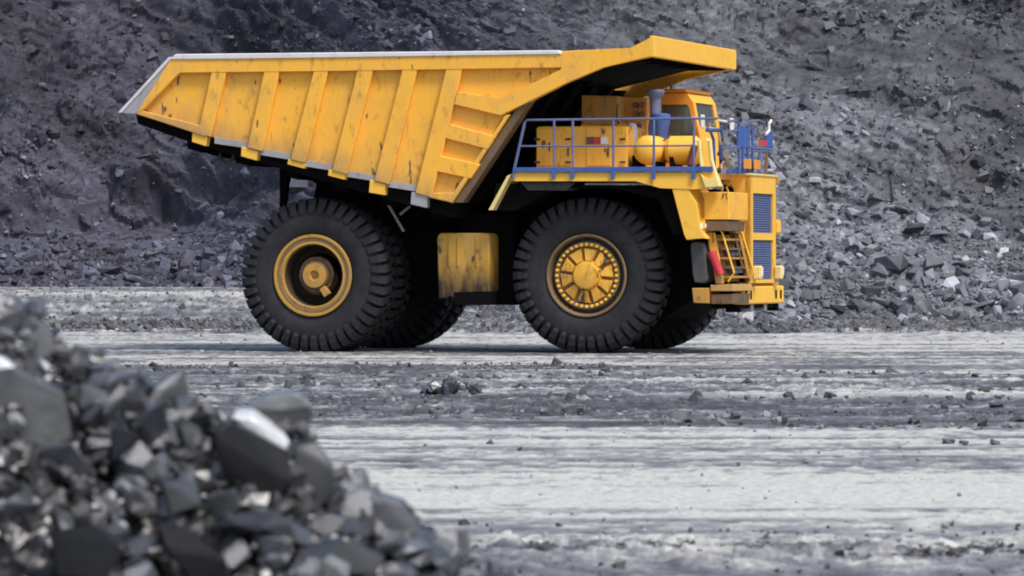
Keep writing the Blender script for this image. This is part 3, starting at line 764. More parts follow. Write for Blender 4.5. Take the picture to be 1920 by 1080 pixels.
z_stain('tank_paint', L(860, 548, -2.9)[1], L(860, 484, -2.9)[1], (0.010, 0.008, 0.007), amt=.97, ns=3.0)
z_stain('yellow', -.15, .55, (0.24, 0.17, 0.11), sl, fz0 - sl * fx0, amt=.62)
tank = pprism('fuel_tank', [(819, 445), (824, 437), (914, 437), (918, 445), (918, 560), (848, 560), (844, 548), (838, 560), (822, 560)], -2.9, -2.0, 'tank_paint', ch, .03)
for u in (842, 858, 893):
    a = L(u, 440, -2.95); b = L(u, 500, -2.95)
    box('tank_strap', a[0] - .025, a[0] + .025, -2.93, -2.88, b[1], a[1], 'tank_paint' , tank, .004)
pprism('tank_guard', [(850, 548), (917, 546), (917, 572), (852, 572)], -2.96, -2.1, 'dark_shade_steel', tank, .01)

# ---- deck
deck = link('deck', None, truck)
YD = -3.6
dz = L(1100, 323, YD)[1]
dx0 = L(965, 323, YD)[0]; dxe = L(1308, 323, YD)[0]
pprism('deck_fascia', [(962, 323), (1340, 323), (1345, 352), (1300, 355), (1238, 353), (1192, 339), (966, 340), (957, 338)], YD, YD + .06, 'yellow_clean', deck, .008)
box('deck_plate', dx0, dxe + .2, YD + .062, 3.6, dz - .16, dz - .01, 'yellow_dirt_shade', deck, .01)
pprism('deck_skirt', [(976, 342), (1078, 342), (1062, 357), (990, 357)], YD + .25, YD + 1.2, 'dark_grey', deck, .01)
a, b = L(955, 330, YD), L(920, 394, YD)
prism('wing_edge', [(a[0] - .06, a[1]), (a[0] + .05, a[1] + .05), (b[0] + .05, b[1]), (b[0] - .06, b[1])], YD, YD + .9, 'cream', deck, .008)
# panel boxes on the deck
YA = -2.75
cabinet = pprism('cabinet', [(1005, 240), (1010, 237), (1176, 237), (1176, 318), (1005, 318)], YA, YA + 1.5, 'yellow', deck, .02)
for u0, u1 in ((1007, 1036), (1042, 1071), (1100, 1146)):
    a, b = L(u0, 241, YA), L(u1, 311, YA)
    box('cabinet_door', a[0], b[0], YA - .028, YA - .002, b[1], a[1], 'yellow', cabinet, .008)
for v in (261, 304):
    for u in (1008, 1066, 1168):
        a = L(u, v, YA); box('hinge', a[0] - .07, a[0] + .07, YA - .05, YA - .03, a[1] - .025, a[1] + .025, 'dark_grey', cabinet, .004)
a, b = L(1100, 257, YA), L(1141, 270, YA)
nm = link('name_plate', None, deck)
w3 = (b[0] - a[0]) / 3
for i, mt in enumerate(('red_dark', 'red', 'white')):
    box('plate_field', a[0] + w3 * i + .002, a[0] + w3 * (i + 1) - .002, YA - .055, YA - .032, b[1], a[1], mt, nm, .002)
YU = -1.6
pprism('resistor_box', [(1090, 178), (1158, 180), (1158, 236), (1090, 234)], YU, YU + 1.35, 'yellow_dirt_shade', deck, .02)  # darker yellow: shading of the box's side put into the paint
pprism('upper_cabinet', [(1088, 232), (1178, 232), (1178, 316), (1088, 316)], YU + .02, YU + 1.1, 'yellow', deck, .02)
YC = -.9
pprism('brake_cabinet', [(1158, 182), (1214, 184), (1214, 316), (1158, 316)], YC, YC + 1.2, 'orange', deck, .02)
for i, (u, v) in enumerate(((1191, 196), (1204, 196), (1191, 212), (1204, 212), (1199, 236), (1199, 250))):
    a = L(u, v, YC - .12)
    lathe('valve', [(-.10, 0), (-.10, .06), (.0, .07), (.10, .07)], 'brown_dirty', deck, seg=10, origin=(a[0], YC - .05, a[1]))
a = L(1184, 262, -2.1); lathe('filter_canister', [(-.35, 0), (-.35, .13), (.30, .14), (.38, .08), (.38, 0)], 'grey_steel', deck, seg=16, origin=(a[0], -2.1, a[1]), axis='z')
for u, v in ((1034, 275), (1069, 285), (1144, 285)):
    a = L(u, v, YA); box('door_handle', a[0] - .05, a[0] - .02, YA - .06, YA - .028, a[1] - .10, a[1] + .10, 'dark_grey', cabinet, .006)
rh = random.Random(8)
for (u0, v0), (u1, v1), mt in (((1180, 240), (1196, 306), 'dark_grey'), ((1176, 252), (1218, 262), 'dark_grey'), ((1205, 232), (1212, 262), 'brown_dirty'), ((1238, 262), (1256, 254), 'dark_grey'),
                               ((1290, 262), (1308, 306), 'dark_grey'), ((1156, 244), (1182, 238), 'grey_steel'), ((1244, 300), (1300, 304), 'brown_dirty'), ((1158, 196), (1160, 232), 'dark_grey')):
    y_ = -2.2 if u0 > 1185 else -1.85
    a, b = L(u0, v0, y_), L(u1, v1, y_)
    tube('hose', [(a[0] + (b[0] - a[0]) * t_, y_ - .12 * math.sin(math.pi * t_), a[1] + (b[1] - a[1]) * t_ - .07 * math.sin(math.pi * t_)) for t_ in (0, .2, .4, .6, .8, 1)], .022, mt, deck, 6)
# two air receivers
a = L(1211, 281, -2.9)
lathe('air_receiver', [(-.02, 0), (.0, .18), (.06, .29), (.14, .335), (1.3, .335), (1.36, 0)], 'yellow_clean', deck, seg=32, origin=(a[0], -2.9, a[1]))
a, b = L(1246, 282, -2.7), L(1308, 282, -2.7)
lathe('air_receiver', [(a[0] - .05, 0), (a[0], .25), (a[0] + .1, .335), (b[0] - .1, .335), (b[0], .25), (b[0] + .05, 0)], 'yellow_clean', deck, seg=32, origin=(0, -2.45, a[1]), axis='x')
for u in (1192, 1230, 1262, 1296):
    a = L(u, 300, -2.6); box('receiver_saddle', a[0] - .05, a[0] + .05, -2.75, -1.9, dz - .01, a[1] + .1, 'dark_shade_steel', deck, .01)
# blue air intake with flared cap
YI = -1.9
a = L(1229, 172, YI); z = lambda v: L(1229, v, YI)[1] - a[1]
lathe('air_intake', [(z(214), .13), (z(190), .13), (z(182), .15), (z(178), .20), (z(172), .215), (z(168), .19), (z(167), 0)], 'blue_grey', deck, seg=24, origin=(a[0], YI, a[1]), axis='z')
a = L(1240, 214, YI)
lathe('air_cleaner', [(z(268) - z(214), .10), (z(262) - z(214), .12), (z(225) - z(214), .21), (z(218) - z(214), .22), (z(214) - z(214), .20), (0.02, .1)], 'blue', deck, seg=24, origin=(a[0], YI, a[1]), axis='z')
a = L(1222, 240, YI); tube('intake_pipe', [(a[0], YI, a[1] - .5), (a[0] - .02, YI, a[1]), (a[0] + .05, YI, a[1] + .4)], .07, 'blue', deck)
# extinguisher beside the stair head
a, b = L(1293, 309, -3.0), L(1303, 272, -3.0)
tube('fire_extinguisher', [(a[0], -3.0, a[1]), (b[0], -3.0, b[1])], .085, 'red_dark', deck, 14)

# ---- cab on the far side of the deck
cab = link('cab', None, truck)
YK = .55
cx = lambda u, v: L(u, v, YK)
prof = [cx(1222, 313), cx(1222, 182), cx(1230, 176), cx(1286, 175), cx(1294, 184), cx(1301, 200), cx(1308, 262), cx(1308, 313)]
xl, xh = prof[0][0], prof[-1][0]
def side(name, y0, y1):
    bm = bmesh.new()
    P = [(cx(1222, 313)), cx(1222, 176), cx(1288, 175), cx(1298, 190), cx(1312, 262), cx(1312, 313)]
    Wd = [cx(1240, 262), cx(1240, 196), cx(1288, 196), cx(1293, 204), cx(1300, 250), cx(1298, 262)]
    fr = [[P[0], P[1], Wd[1], Wd[0]], [P[1], P[2], Wd[2], Wd[1]], [P[2], P[3], Wd[3], Wd[2]], [P[3], P[4], Wd[4], Wd[3]], [P[4], P[5], Wd[5], Wd[4]], [P[5], P[0], Wd[0], Wd[5]]]
    for q in fr: add_prism(bm, q, y0, y1)
    fin(bm, 'cab_side', 'orange', cab)  # orange for the cab's shaded side, shade put into the paint
    prism('window', [Wd[0], Wd[1], Wd[2], Wd[3], Wd[4], Wd[5]], y0 + .03, y1 - .03, 'glass', cab, 0)
YK2 = YK + 2.25
side('a', YK, YK + .09); side('b', YK2 - .09, YK2)
rx0, rz = cx(1220, 175); rx1, _ = cx(1290, 175)
bm = bmesh.new()
add_prism(bm, [(rx0, rz + .01), (rx1 + .02, rz + .01), (rx1 - .03, rz + .10), (rx0 + .1, rz + .10)], YK - .02, YK2 + .02)
fin(bm, 'cab_roof', 'orange', cab, .04)
# windscreen side: pillars, header, glass
f0, f1, f2, f3 = cx(1290, 176), cx(1299, 192), cx(1312, 262), cx(1312, 313)
def front_panel(name, a, b, y0, y1, mat, th=.06):
    prism(name, [(a[0], a[1]), (b[0], b[1]), (b[0] - th, b[1]), (a[0] - th, a[1])], y0, y1, mat, cab, .008)
lerp = lambda a, b, t: (a[0] + (b[0] - a[0]) * t, a[1] + (b[1] - a[1]) * t)
front_panel('cab_visor', f0, f1, YK + .01, YK2 - .01, 'yellow_clean', .10)  # front in lighter yellow than the sides: its brighter light put into the paint
front_panel('cab_pillar', (f1[0] + .004, f1[1]), lerp(f1, f2, .62), YK + .092, YK + .26, 'yellow_clean')
front_panel('cab_pillar', (f1[0] + .004, f1[1]), lerp(f1, f2, .62), YK2 - .26, YK2 - .092, 'yellow_clean')
front_panel('windscreen', (f1[0] - .03, f1[1]), lerp((f1[0] - .03, f1[1]), (f2[0] - .03, f2[1]), .62), YK + .262, YK2 - .262, 'glass', .02)
front_panel('cab_front', lerp(f1, f2, .622), f3, YK + .092, YK2 - .092, 'yellow_clean')
box('cab_back', xl, xl + .07, YK + .092, YK2 - .092, dz, rz, 'orange', cab, .008)
# seat and console seen through the glass
sx = (xl + xh) / 2
bm = bmesh.new(); add_box(bm, sx - .35, sx + .15, YK + .8, YK + 1.4, dz + .3, dz + .75); add_box(bm, sx - .42, sx - .28, YK + .82, YK + 1.38, dz + .75, dz + 1.55); add_box(bm, sx - .40, sx - .30, YK + .95, YK + 1.25, dz + 1.57, dz + 1.8)
fin(bm, 'driver_seat', 'interior', cab, .04)
box('dashboard', xh - .55, xh - .2, YK + .3, YK2 - .3, dz + .3, dz + 1.0, 'interior', cab, .04)
a = L(1260, 167, YK + .8); lathe('beacon', [(-.03, 0), (-.03, .09), (.08, .08), (.12, 0)], 'white', cab, seg=16, origin=(a[0], YK + .9, rz + .14), axis='z')
# mirrors on arms
for yv, s in ((YK - .25, 1), (YK2 + .35, 1)):
    a = f1
    tube('mirror_arm', [(a[0], yv + (.25 if yv < YK else -.35), a[1] - .35), (a[0] + .30, yv, a[1] - .40)], .025, 'white', cab, 6)
    box('mirror', a[0] + .27, a[0] + .33, yv - .12, yv + .12, a[1] - .62, a[1] - .30, 'white', cab, .015)

# ---- front end: radiator, stair, bumper
front = link('front_end', None, truck)
YR = -1.25
xR, _ = L(1408, 430, YR)
(yfar, _), (_, zt) = FX(1455, 430, xR), FX(1410, 329, xR)
zb = FX(1410, 531, xR)[1]
pprism('radiator_side', [(1355, 329), (1408, 328), (1408, 529), (1402, 529), (1380, 431), (1376, 352), (1355, 345)], YR, YR + .08, 'yellow', front, .012)
bm = bmesh.new()
def fq(u0, v0, u1, v1):
    a, b = FX(u0, v0, xR), FX(u1, v1, xR); return a[0], b[0], b[1], a[1]
gy0, gy1 = FX(1412, 400, xR)[0], FX(1450, 400, xR)[0]
zg = [FX(1430, v, xR)[1] for v in (329, 363, 437, 450, 524, 531)]
for (ya, yb_, z0, z1) in ((YR, gy0, zb, zt), (gy1, yfar, zb, zt), (gy0, gy1, zg[1], zt), (gy0, gy1, zg[3], zg[2]), (gy0, gy1, zb, zg[4])):
    add_box(bm, xR - .14, xR, ya, yb_, z0, z1)
fin(bm, 'radiator_frame', 'yellow_clean', front)
box('radiator_cap_plate', xR - .95, xR + .03, YR - .02, yfar + .03, zt, zt + .05, 'cream', front, .01)
for z0, z1 in ((zg[2], zg[1]), (zg[4], zg[3])):
    g = box('grille', xR - .12, xR - .07, gy0, gy1, z0, z1, 'grille_blue', front, 0)
    nsl = 17
    for k in range(nsl):
        zc = z0 + (z1 - z0) * (k + .5) / nsl
        prism('grille_slat', [(xR - .07, zc - .016), (xR - .035, zc - .022), (xR - .03, zc - .016), (xR - .07, zc + .014)], gy0 + .01, gy1 - .01, 'grille_blue', g, 0)
x_, _ = L(1355, 400, YR)
box('radiator_body', x_, xR - .16, YR + .1, yfar - .02, zb + .1, zt - .02, 'dark_shade_steel', front, .01)
prism('far_side_panel', [L(1355, 329, YR), L(1408, 328, YR), L(1408, 529, YR), L(1380, 431, YR)], yfar - .07, yfar - .01, 'yellow', front, .01)
# wing support leaning down from the deck
pprism('wing_support', [(1260, 354), (1289, 353), (1306, 382), (1310, 428), (1325, 448), (1308, 446), (1287, 450), (1283, 440)], YD + .02, YD + .5, 'yellow_clean', front, .012)
pprism('wing_support', [(1290, 354), (1312, 352), (1322, 372), (1322, 436), (1310, 430), (1307, 384)], YD + .30, YD + 1.0, 'yellow', front, .012)
pprism('front_locker', [(1305, 360), (1367, 360), (1367, 412), (1307, 412)], -3.3, -1.5, 'yellow', front, .015)
pprism('lamp_bar', [(1322, 414), (1364, 414), (1362, 433), (1320, 433)], -3.28, -1.6, 'brown_dirty', front, .012)
def lamp_box(u0, v0, u1, v1, y, mat='white', body_mat='yellow_clean'):
    a, b = L(u0, v0, y), L(u1, v1, y)
    h = box('headlight', a[0], b[0], y, y + .32, b[1], a[1], body_mat, front, .015)
    box('lens', b[0] + .004, b[0] + .03, y + .04, y + .28, b[1] + .04, a[1] - .04, 'lens', h, .008)
    box('side_lens', a[0] + .03, b[0] - .03, y - .02, y - .002, b[1] + .03, a[1] - .03, 'lens' if mat == 'white' else mat, h, .006)
lamp_box(1309, 416, 1320, 431, -3.4)
lamp_box(1366, 368, 1375, 388, -1.95, 'blue_grey'); lamp_box(1366, 389, 1376, 407, -1.95)
pprism('indicator_box', [(1366, 409), (1379, 409), (1380, 437), (1366, 437)], -1.95, -1.6, 'yellow_clean', front, .012)
yL = yfar + .25
a0, a1 = FX(1456, 412, xR - .1), FX(1468, 440, xR - .1)
h = box('headlight', xR - .3, xR - .05, yL - .1, yL + .42, a1[1], a0[1], 'yellow_clean', front, .015)
box('lens', xR - .048, xR - .02, yL - .05, yL + .36, a1[1] + .05, a0[1] - .05, 'yellow_clean', h, .008)
tube('far_handrail', [(xR - .25, yfar + .12, zb + .1), (xR - .25, yfar + .12, zt + .0)], .03, 'cream', front, 6)
for yv, (ua, ub) in ((YR + .25, (0, 0)), (yfar - .15, (0, 0))):
    zc = FX(1414, 508, xR)[1]
    h = box('fog_lamp', xR + .01, xR + .20, yv - .11, yv + .11, zc - .2, zc + .12, 'cream', front, .03)
    box('lens', xR + .202, xR + .215, yv - .08, yv + .08, zc - .12, zc + .08, 'lens', h, .004)
# stair
YS0, YS1 = -3.1, -1.35
stair = link('stair', None, truck)
for y_, px in ((YS0, [(1325, 436), (1340, 436), (1357, 532), (1342, 532)]), (YS1, [(1372, 434), (1384, 432), (1406, 526), (1398, 532)])):
    prism('stringer', [L(u, v, y_) for u, v in px], y_, y_ + .07, 'yellow' if y_ == YS0 else 'brown_dirty', stair, .008)
s0, s1 = L(1334, 440, YS0), L(1350, 528, YS0)
prism('stair_back', [s0, (s0[0] + .03, s0[1]), (s1[0] + .03, s1[1]), s1], YS0 + .3, YS1 - .02, 'yellow_dirt_shade', stair, .005)
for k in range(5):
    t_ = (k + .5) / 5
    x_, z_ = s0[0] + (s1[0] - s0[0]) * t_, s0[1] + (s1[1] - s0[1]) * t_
    box('step', x_ + .03, x_ + .30, YS0 + .08, YS1 - .01, z_ - .03, z_ + .02, 'yellow_dirt_shade' if k % 2 == 0 else 'brown_dirty', stair, .006)
for y_ in (YS0 - .04, YS1 + .1):
    tube('handrail', [(s0[0] + .08, y_, s0[1] + .25), (s0[0] + .26, y_, s0[1] + .05), (s1[0] + .34, y_, s1[1] + .2), (s1[0] + .20, y_, s1[1])], .022, 'yellow_clean', stair, 6)
for u0, v0, u1, v1, mt in ((1362, 436, 1368, 470, 'brown_dirty'), (1370, 440, 1384, 500, 'brown_dirty'), (1378, 440, 1396, 520, 'yellow_dirt_shade')):
    a_, b_ = L(u0, v0, -2.0), L(u1, v1, -2.0)
    tube('ladder_rail', [(a_[0] + .1, -2.0, a_[1]), (b_[0] + .1, -2.0, b_[1])], .03, mt, stair, 6)
for k, (u, v) in enumerate(((1352, 452), (1358, 476), (1366, 508), (1348, 495))):
    a_ = L(u, v, -2.4); box('step_tread', a_[0] - .12, a_[0] + .16, -2.42, -1.7, a_[1] - .05, a_[1] + .05, ('dark_grey', 'blue_grey', 'blue_grey', 'brown_dirty')[k], stair, .01)
a, b = L(1336, 478, YS0 - .12), L(1351, 515, YS0 - .12)
tube('fire_extinguisher', [(a[0] - .02, YS0 - .12, a[1] + .08), (a[0], YS0 - .12, a[1]), (b[0], YS0 - .12, b[1])], .10, 'red', truck, 14)
pprism('mud_flap', [(1294, 458), (1300, 453), (1318, 455), (1322, 470), (1326, 525), (1320, 531), (1302, 530), (1298, 515)], -3.3, -2.6, 'dark_grey', front, .03)
pprism('step_bracket', [(1297, 540), (1328, 540), (1328, 569), (1300, 568)], -3.3, -2.2, 'yellow_dirt_shade', front, .015)
pprism('step_platform', [(1332, 534), (1374, 533), (1376, 546), (1332, 546)], -3.2, -1.4, 'yellow', front, .012)
pprism('step_bracket', [(1332, 552), (1374, 551), (1372, 570), (1334, 570)], -3.15, -1.5, 'brown_dirty', front, .012)
for u0, v0, u1, v1 in ((1350, 350, 1372, 412), (1362, 350, 1384, 430)):                # rails that join the stair head to the lower flight
    a, b = L(u0, v0, -1.42), L(u1, v1, -1.42)
    tube('handrail', [(a[0], -1.42, a[1]), ((a[0] + b[0]) / 2 + .03, -1.42, (a[1] + b[1]) / 2), (b[0], -1.42, b[1])], .026, 'yellow_clean', stair, 6)
# bumper
YBm = -1.95
xB, _ = L(1393, 550, YBm)
zB0, zB1 = L(1393, 571, YBm)[1], L(1393, 537, YBm)[1]
yBf = FX(1470, 550, xB)[0]
xb0, _ = L(1374, 550, YBm)
bm = bmesh.new(); add_box(bm, xb0, xB, YBm, yBf, zB0, zB1)
bumper = fin(bm, 'bumper', 'yellow_clean', front, .03)
for u in (1399, 1408, 1455, 1464):
    y_ = FX(u, 553, xB)[0]
    box('bumper_slot', xB - .02, xB + .006, y_ - .085, y_ + .085, zB0 + .11, zB1 - .10, 'dark_shade_steel', bumper, .004)
box('bumper_step', xb0 - .2, xB - .1, YBm + .1, yBf - .1, zB1, zB1 + .08, 'yellow_dirt_shade', front, .01)
for u in (1382, 1405, 1430, 1452):
    y_ = FX(u, 580, xB - .2)[0]
    box('tow_lug', xB - .45, xB - .12, y_ - .12, y_ + .12, zB0 - .18, zB0 - .003, 'grey_steel' if u in (1405, 1430) else 'dark_shade_steel', front, .02)
box('bumper_keel', xb0 - .6, xB - .15, YBm + .3, yBf - .3, zB0 - .10, zB0 - .004, 'dark_shade_steel', front, .02)

# ---- blue railings
rail = link('railing', None, truck)
YW = -3.62
def rp(u, v, y=YW):
    x, z_ = L(u, v, y); return (x, y, z_)
pprism('toe_board', [(962, 314), (1336, 312), (1336, 322), (962, 323)], YW - .04, YW, 'blue', rail, .006)
tube('top_rail', [rp(984, 229), rp(988, 225), rp(1100, 224), rp(1225, 222.5), rp(1345, 222)], .027, 'blue_grey', rail)
tube('middle_rail', [rp(973, 274), rp(1100, 274), rp(1225, 273.5), rp(1300, 273)], .021, 'blue_grey', rail)
tube('rail_post', [rp(962, 336), rp(964, 318), rp(984, 229)], .036, 'blue_grey', rail)
for u in (1039, 1074, 1150, 1226, 1301):
    tube('rail_post', [rp(u, 314), rp(u, 224)], .029, 'blue_grey', rail)
    a = L(u, 323, YW); b = L(u, 336, YW)
    box('post_foot', a[0] - .045, a[0] + .045, YW - .07, YW - .045 + .02, b[1], a[1] + .04, 'blue', rail, .005)
# cream stair-head rails
for u0, u1, v1 in ((1311, 1321, 346), (1331, 1347, 346)):
    y_ = -3.55
    tube('stair_head_rail', [rp(u0 - 6, 262, y_), rp(u0, 264, y_), rp(u0 + 3, 300, y_), rp(u1, v1, y_)], .05, 'cream', rail)
pprism('stair_head_plate', [(1313, 326), (1328, 340), (1342, 326), (1350, 350), (1322, 352)], -3.68, -3.4, 'cream', rail, .015)
# front loops above the radiator
def loop(pts, r=.028, mat='blue_grey', name='rail_loop'): tube(name, pts, r, mat, rail, 8)
xq = xR - .12
def fp(u, v, x=None):
    x = xq if x is None else x
    y_, z_ = FX(u, v, x); return (x, y_, z_)
xd = dxe + .1
zr = L(1345, 322, YW)[1]
loop([fp(1340, 318, xd), fp(1338, 262, xd), fp(1332, 246, xd), fp(1326, 240, xd)], .035, 'blue')
loop([fp(1326, 244, xd), fp(1350, 244, xd), fp(1352, 300, xd), fp(1348, 322, xd)], .05, 'blue')
loop([fp(1352, 236, xd), fp(1354, 262, xd), fp(1347, 290, xd)], .04, 'blue_grey')
loop([fp(1347, 246, xd), fp(1352, 280, xd), fp(1364, 300, xd), fp(1368, 316, xd)], .03, 'cream')
loop([fp(1366, 228), fp(1378, 226), fp(1386, 232), fp(1388, 246)], .03)
loop([fp(1366, 246), fp(1382, 244), fp(1388, 250)], .026)
loop([fp(1358, 277), fp(1384, 276), fp(1386, 282)], .026)
for u in (1386, 1393, 1402, 1411):
    loop([fp(u, 326), fp(u, 234 + (u % 3) * 3)], .036, 'blue', 'rail_post')
loop([fp(1386, 236), fp(1394, 232), fp(1404, 229), fp(1412, 226)], .03)
loop([fp(1402, 228), fp(1424, 226), fp(1432, 230), fp(1433, 242)], .03)
loop([fp(1446, 226), fp(1442, 232), fp(1442, 245), fp(1436, 252)], .032, 'white')
loop([fp(1406, 277), fp(1446, 280)], .032)
loop([fp(1406, 283), fp(1446, 284)], .024)
loop([fp(1447, 246), fp(1447, 282)], .03, 'blue')
for u in (1425, 1438):
    loop([fp(u, 281), fp(u - 2, 326)], .035, 'blue' if u == 1425 else 'brown_dirty', 'rail_post')
pb = FX(1399, 262, xq); box('rail_panel', xq - .04, xq + .02, FX(1384, 262, xq)[0], FX(1405, 262, xq)[0], FX(1399, 277, xq)[1], FX(1399, 240, xq)[1], 'blue', rail, .01)
box('rail_panel', xq - .04, xq + .02, FX(1437, 262, xq)[0], FX(1447, 262, xq)[0], FX(1440, 276, xq)[1], FX(1440, 250, xq)[1], 'blue', rail, .01)
box('warning_sign', xq + .02, xq + .05, FX(1421, 262, xq)[0], FX(1434, 262, xq)[0], FX(1430, 274, xq)[1], FX(1430, 263, xq)[1], 'red', rail, .006)
for u0, u1 in ((1390, 1403), (1409, 1420)):
    box('marker_board', xq + .04, xq + .08, FX(u0, 300, xq)[0], FX(u1, 300, xq)[0], FX(1400, 317, xq)[1], FX(1400, 299, xq)[1], 'orange', rail, .01)
prism('toe_board', [(0, 0)] and [FX(1362, 317, xR - .3), FX(1410, 317, xR - .3), FX(1410, 326, xR - .3), FX(1362, 326, xR - .3)], xR - .3, xR - .26, 'blue', rail, .004, axis='x')
box('front_deck_plate', dxe + .22, xR - .01, YR + .02, yfar, zt + .055, zt + .075, 'dark_grey', rail, 0)

# ------------------------------------------------------------------ the coal heap in the foreground, left
HY = 20.0
def crest(X):
    u = np.array([-4200, -2600, -1200, -400, 0, 60, 100, 200, 290, 400, 470, 580, 600, 700, 800, 900, 1010, 1100, 1200])
    v = np.array([1300, 700, 430, 500, 575, 610, 660, 705, 730, 800, 800, 800, 870, 945, 1020, 1085, 1150, 1240, 1420])
    z = CAMH - (v - HPX) / FPX * HY
    return np.interp(X, (u - 960) / FPX * HY, z)
def heap_z(X, Y):
    c = crest(X + .0 * Y)
    return c - .62 * np.sqrt((Y - HY) ** 2 + .01) + .062
def build_heap():
    xs = np.arange(-10.5, .75, .05); ys = np.arange(15.2, 25.5, .05)
    XX, YY = np.meshgrid(xs, ys)
    f, g = facets(XX, YY, .16, 501); f2, g2 = facets(XX, YY, .07, 511)
    Z = heap_z(XX, YY) - .13 + f * .45 + f2 * .4 + (fbm(XX / .5, YY / .5, 521, 3) - .5) * .10
    Z = np.maximum(Z, -.12)
    b = .012 * np.exp((g - .5) * .8 + (g2 - .5) * .6)  # core near-black: shade of the gaps between lumps put into its colour
    me = np_mesh('heap_core', np.stack([XX, YY, Z], -1).reshape(-1, 3), grid_faces(len(ys), len(xs)), 'heap_mat', (b[..., None] * np.array([1, 1.02, 1.08])).reshape(-1, 3), False)
    root = link('coal_heap', None, None); root.location = (-2.0, HY, 0)
    root['label'] = 'heap of broken dark coal lumps in the near left corner, out of focus'; root['category'] = 'coal heap'
    def child(o):
        o.parent = root; o.location = Vector(o.location) - Vector(root.location); return o
    core = child(link('heap_core', me, None))
    rs = np.random.RandomState(77)
    # small stuff
    n = 3000
    X = rs.uniform(-3.4, .25, n); Y = HY + rs.normal(-.25, .75, n)
    s = np.clip(.014 * (1 - rs.uniform(0, 1, n)) ** (-1 / 1.7), .014, .055)
    Z = heap_z(X, Y) + s * .2 + .02
    ok = Z > -.02
    X, Y, s, Z = X[ok], Y[ok], s[ok], Z[ok]
    col = .034 * np.exp(rs.normal(0, .55, len(X)))[:, None] * np.array([1, 1.02, 1.07])
    pale = rs.uniform(0, 1, len(X)) < .015; col[pale] = np.array([.30, .31, .32])
    child(link('coal_crumbs', rubble_mesh('coal_crumbs', np.stack([X, Y, Z], 1), s, np.clip(col, .01, .4), 'heap_mat', 78, 1.6), None, kind='stuff'))
    meshes = [np_mesh('coal_lump', V, F, 'coal_mat') for V, F in LUMPS]
    pmeshes = [np_mesh('coal_lump', V, F, 'coal_glint_mat') for V, F in LUMPS[:6]]
    greys = [np_mesh('coal_lump', V, F, 'coal_grey_glint_mat') for V, F in LUMPS[6:12]]
    def put(x, y, z, s, sc, rot, pale=False, me=None):
        o = link('coal_lump', me or (pmeshes[rs.randint(6)] if pale else meshes[rs.randint(len(meshes))]), root)
        o.location = Vector((x, y, z)) - Vector(root.location); o.scale = (s * sc[0], s * sc[1], s * sc[2]); o.rotation_euler = rot
        return o
    # the lumps that stand out, by their place in the photograph (u, v centre, half width in px)
    def block(pts_px, y0, depth, shear=(0, 0), mat='coal_mat'):
        """an angular lump: outline on the plane y0, the back end shifted and shrunk"""
        uc, vc = sum(p[0] for p in pts_px) / len(pts_px), sum(p[1] for p in pts_px) / len(pts_px)
        yy_ = np.arange(16.0, HY, .02); hz_ = heap_z((uc - 960) / FPX * yy_, yy_); on = hz_ >= CAMH - (vc - HPX) / FPX * yy_
        if on.any(): y0 = float(yy_[np.argmax(on)]) + (y0 - HY) * .5 - .05              # rest it on the face of the heap
        bm = bmesh.new(); P = [((u - 960) / FPX * y0, CAMH - (v - HPX) / FPX * y0) for u, v in pts_px]
        cxm = sum(p[0] for p in P) / len(P); czm = sum(p[1] for p in P) / len(P)
        A = [bm.verts.new((p[0], y0 + rs.uniform(-.02, .02), p[1])) for p in P]
        B = [bm.verts.new((cxm + (p[0] - cxm) * .85 + shear[0], y0 + depth, czm + (p[1] - czm) * .85 + shear[1])) for p in P]
        for v_ in A + B: v_.co += Vector((rs.uniform(-.008, .008), 0, rs.uniform(-.008, .008)))
        r = bmesh.ops.convex_hull(bm, input=bm.verts)
        bmesh.ops.bevel(bm, geom=bm.edges[:], offset=.008, segments=1, affect='EDGES')
        me = bpy.data.meshes.new('coal_lump'); bmesh.ops.recalc_face_normals(bm, faces=bm.faces[:]); bm.to_mesh(me); bm.free(); me.materials.append(MATS[mat])
        o = link('coal_lump', me, root); o.location = -Vector(root.location); return o
    block([(-60, 700), (20, 690), (120, 735), (135, 820), (70, 850), (-60, 800)], HY - .10, .30, (0, .02))                  # big dark slab, left edge
    block([(-60, 640), (5, 672), (62, 716), (50, 724), (-60, 690)], HY - .16, .2, (0, .0), 'coal_glint_mat')
    block([(400, 815), (440, 795), (545, 850), (548, 915), (500, 960), (420, 905)], HY - .30, .34, (-.01, .02), 'coal_black_mat')             # dark block under the pale slab
    block([(436, 783), (472, 781), (541, 830), (540, 846), (512, 840)], HY - .36, .28, (-.03, .04), 'coal_glint_mat')       # slab, the sky's reflection put into its pale colour
    block([(455, 768), (500, 750), (565, 745), (586, 775), (580, 800), (540, 812)], HY - .08, .25, (-.01, .03))             # cap lump
    block([(455, 764), (500, 747), (562, 742), (586, 762), (530, 774)], HY - .10, .22, (-.01, .02), 'coal_grey_glint_mat')
    block([(553, 840), (590, 828), (630, 880), (628, 920), (590, 965), (556, 930)], HY - .30, .3)
    block([(655, 940), (700, 930), (752, 950), (800, 1020), (760, 1045), (690, 985)], HY - .15, .3, (.02, .02))
    block([(290, 975), (350, 990), (420, 1045), (440, 1100), (370, 1100), (310, 1030)], HY - .55, .3, (0, 0), 'coal_black_mat')
    block([(90, 1000), (180, 980), (240, 1030), (200, 1090), (110, 1080)], HY - .6, .3, (0, 0), 'coal_black_mat')
    block([(545, 1030), (640, 1005), (720, 1045), (705, 1080), (600, 1075)], HY - .55, .35)
    block([(55, 590), (95, 620), (105, 660), (70, 680), (45, 640)], HY - .1, .2)
    block([(-20, 570), (20, 560), (45, 590), (30, 625), (-20, 620)], HY - .05, .2)
    block([(150, 720), (205, 735), (200, 775), (150, 765)], HY - .15, .2)
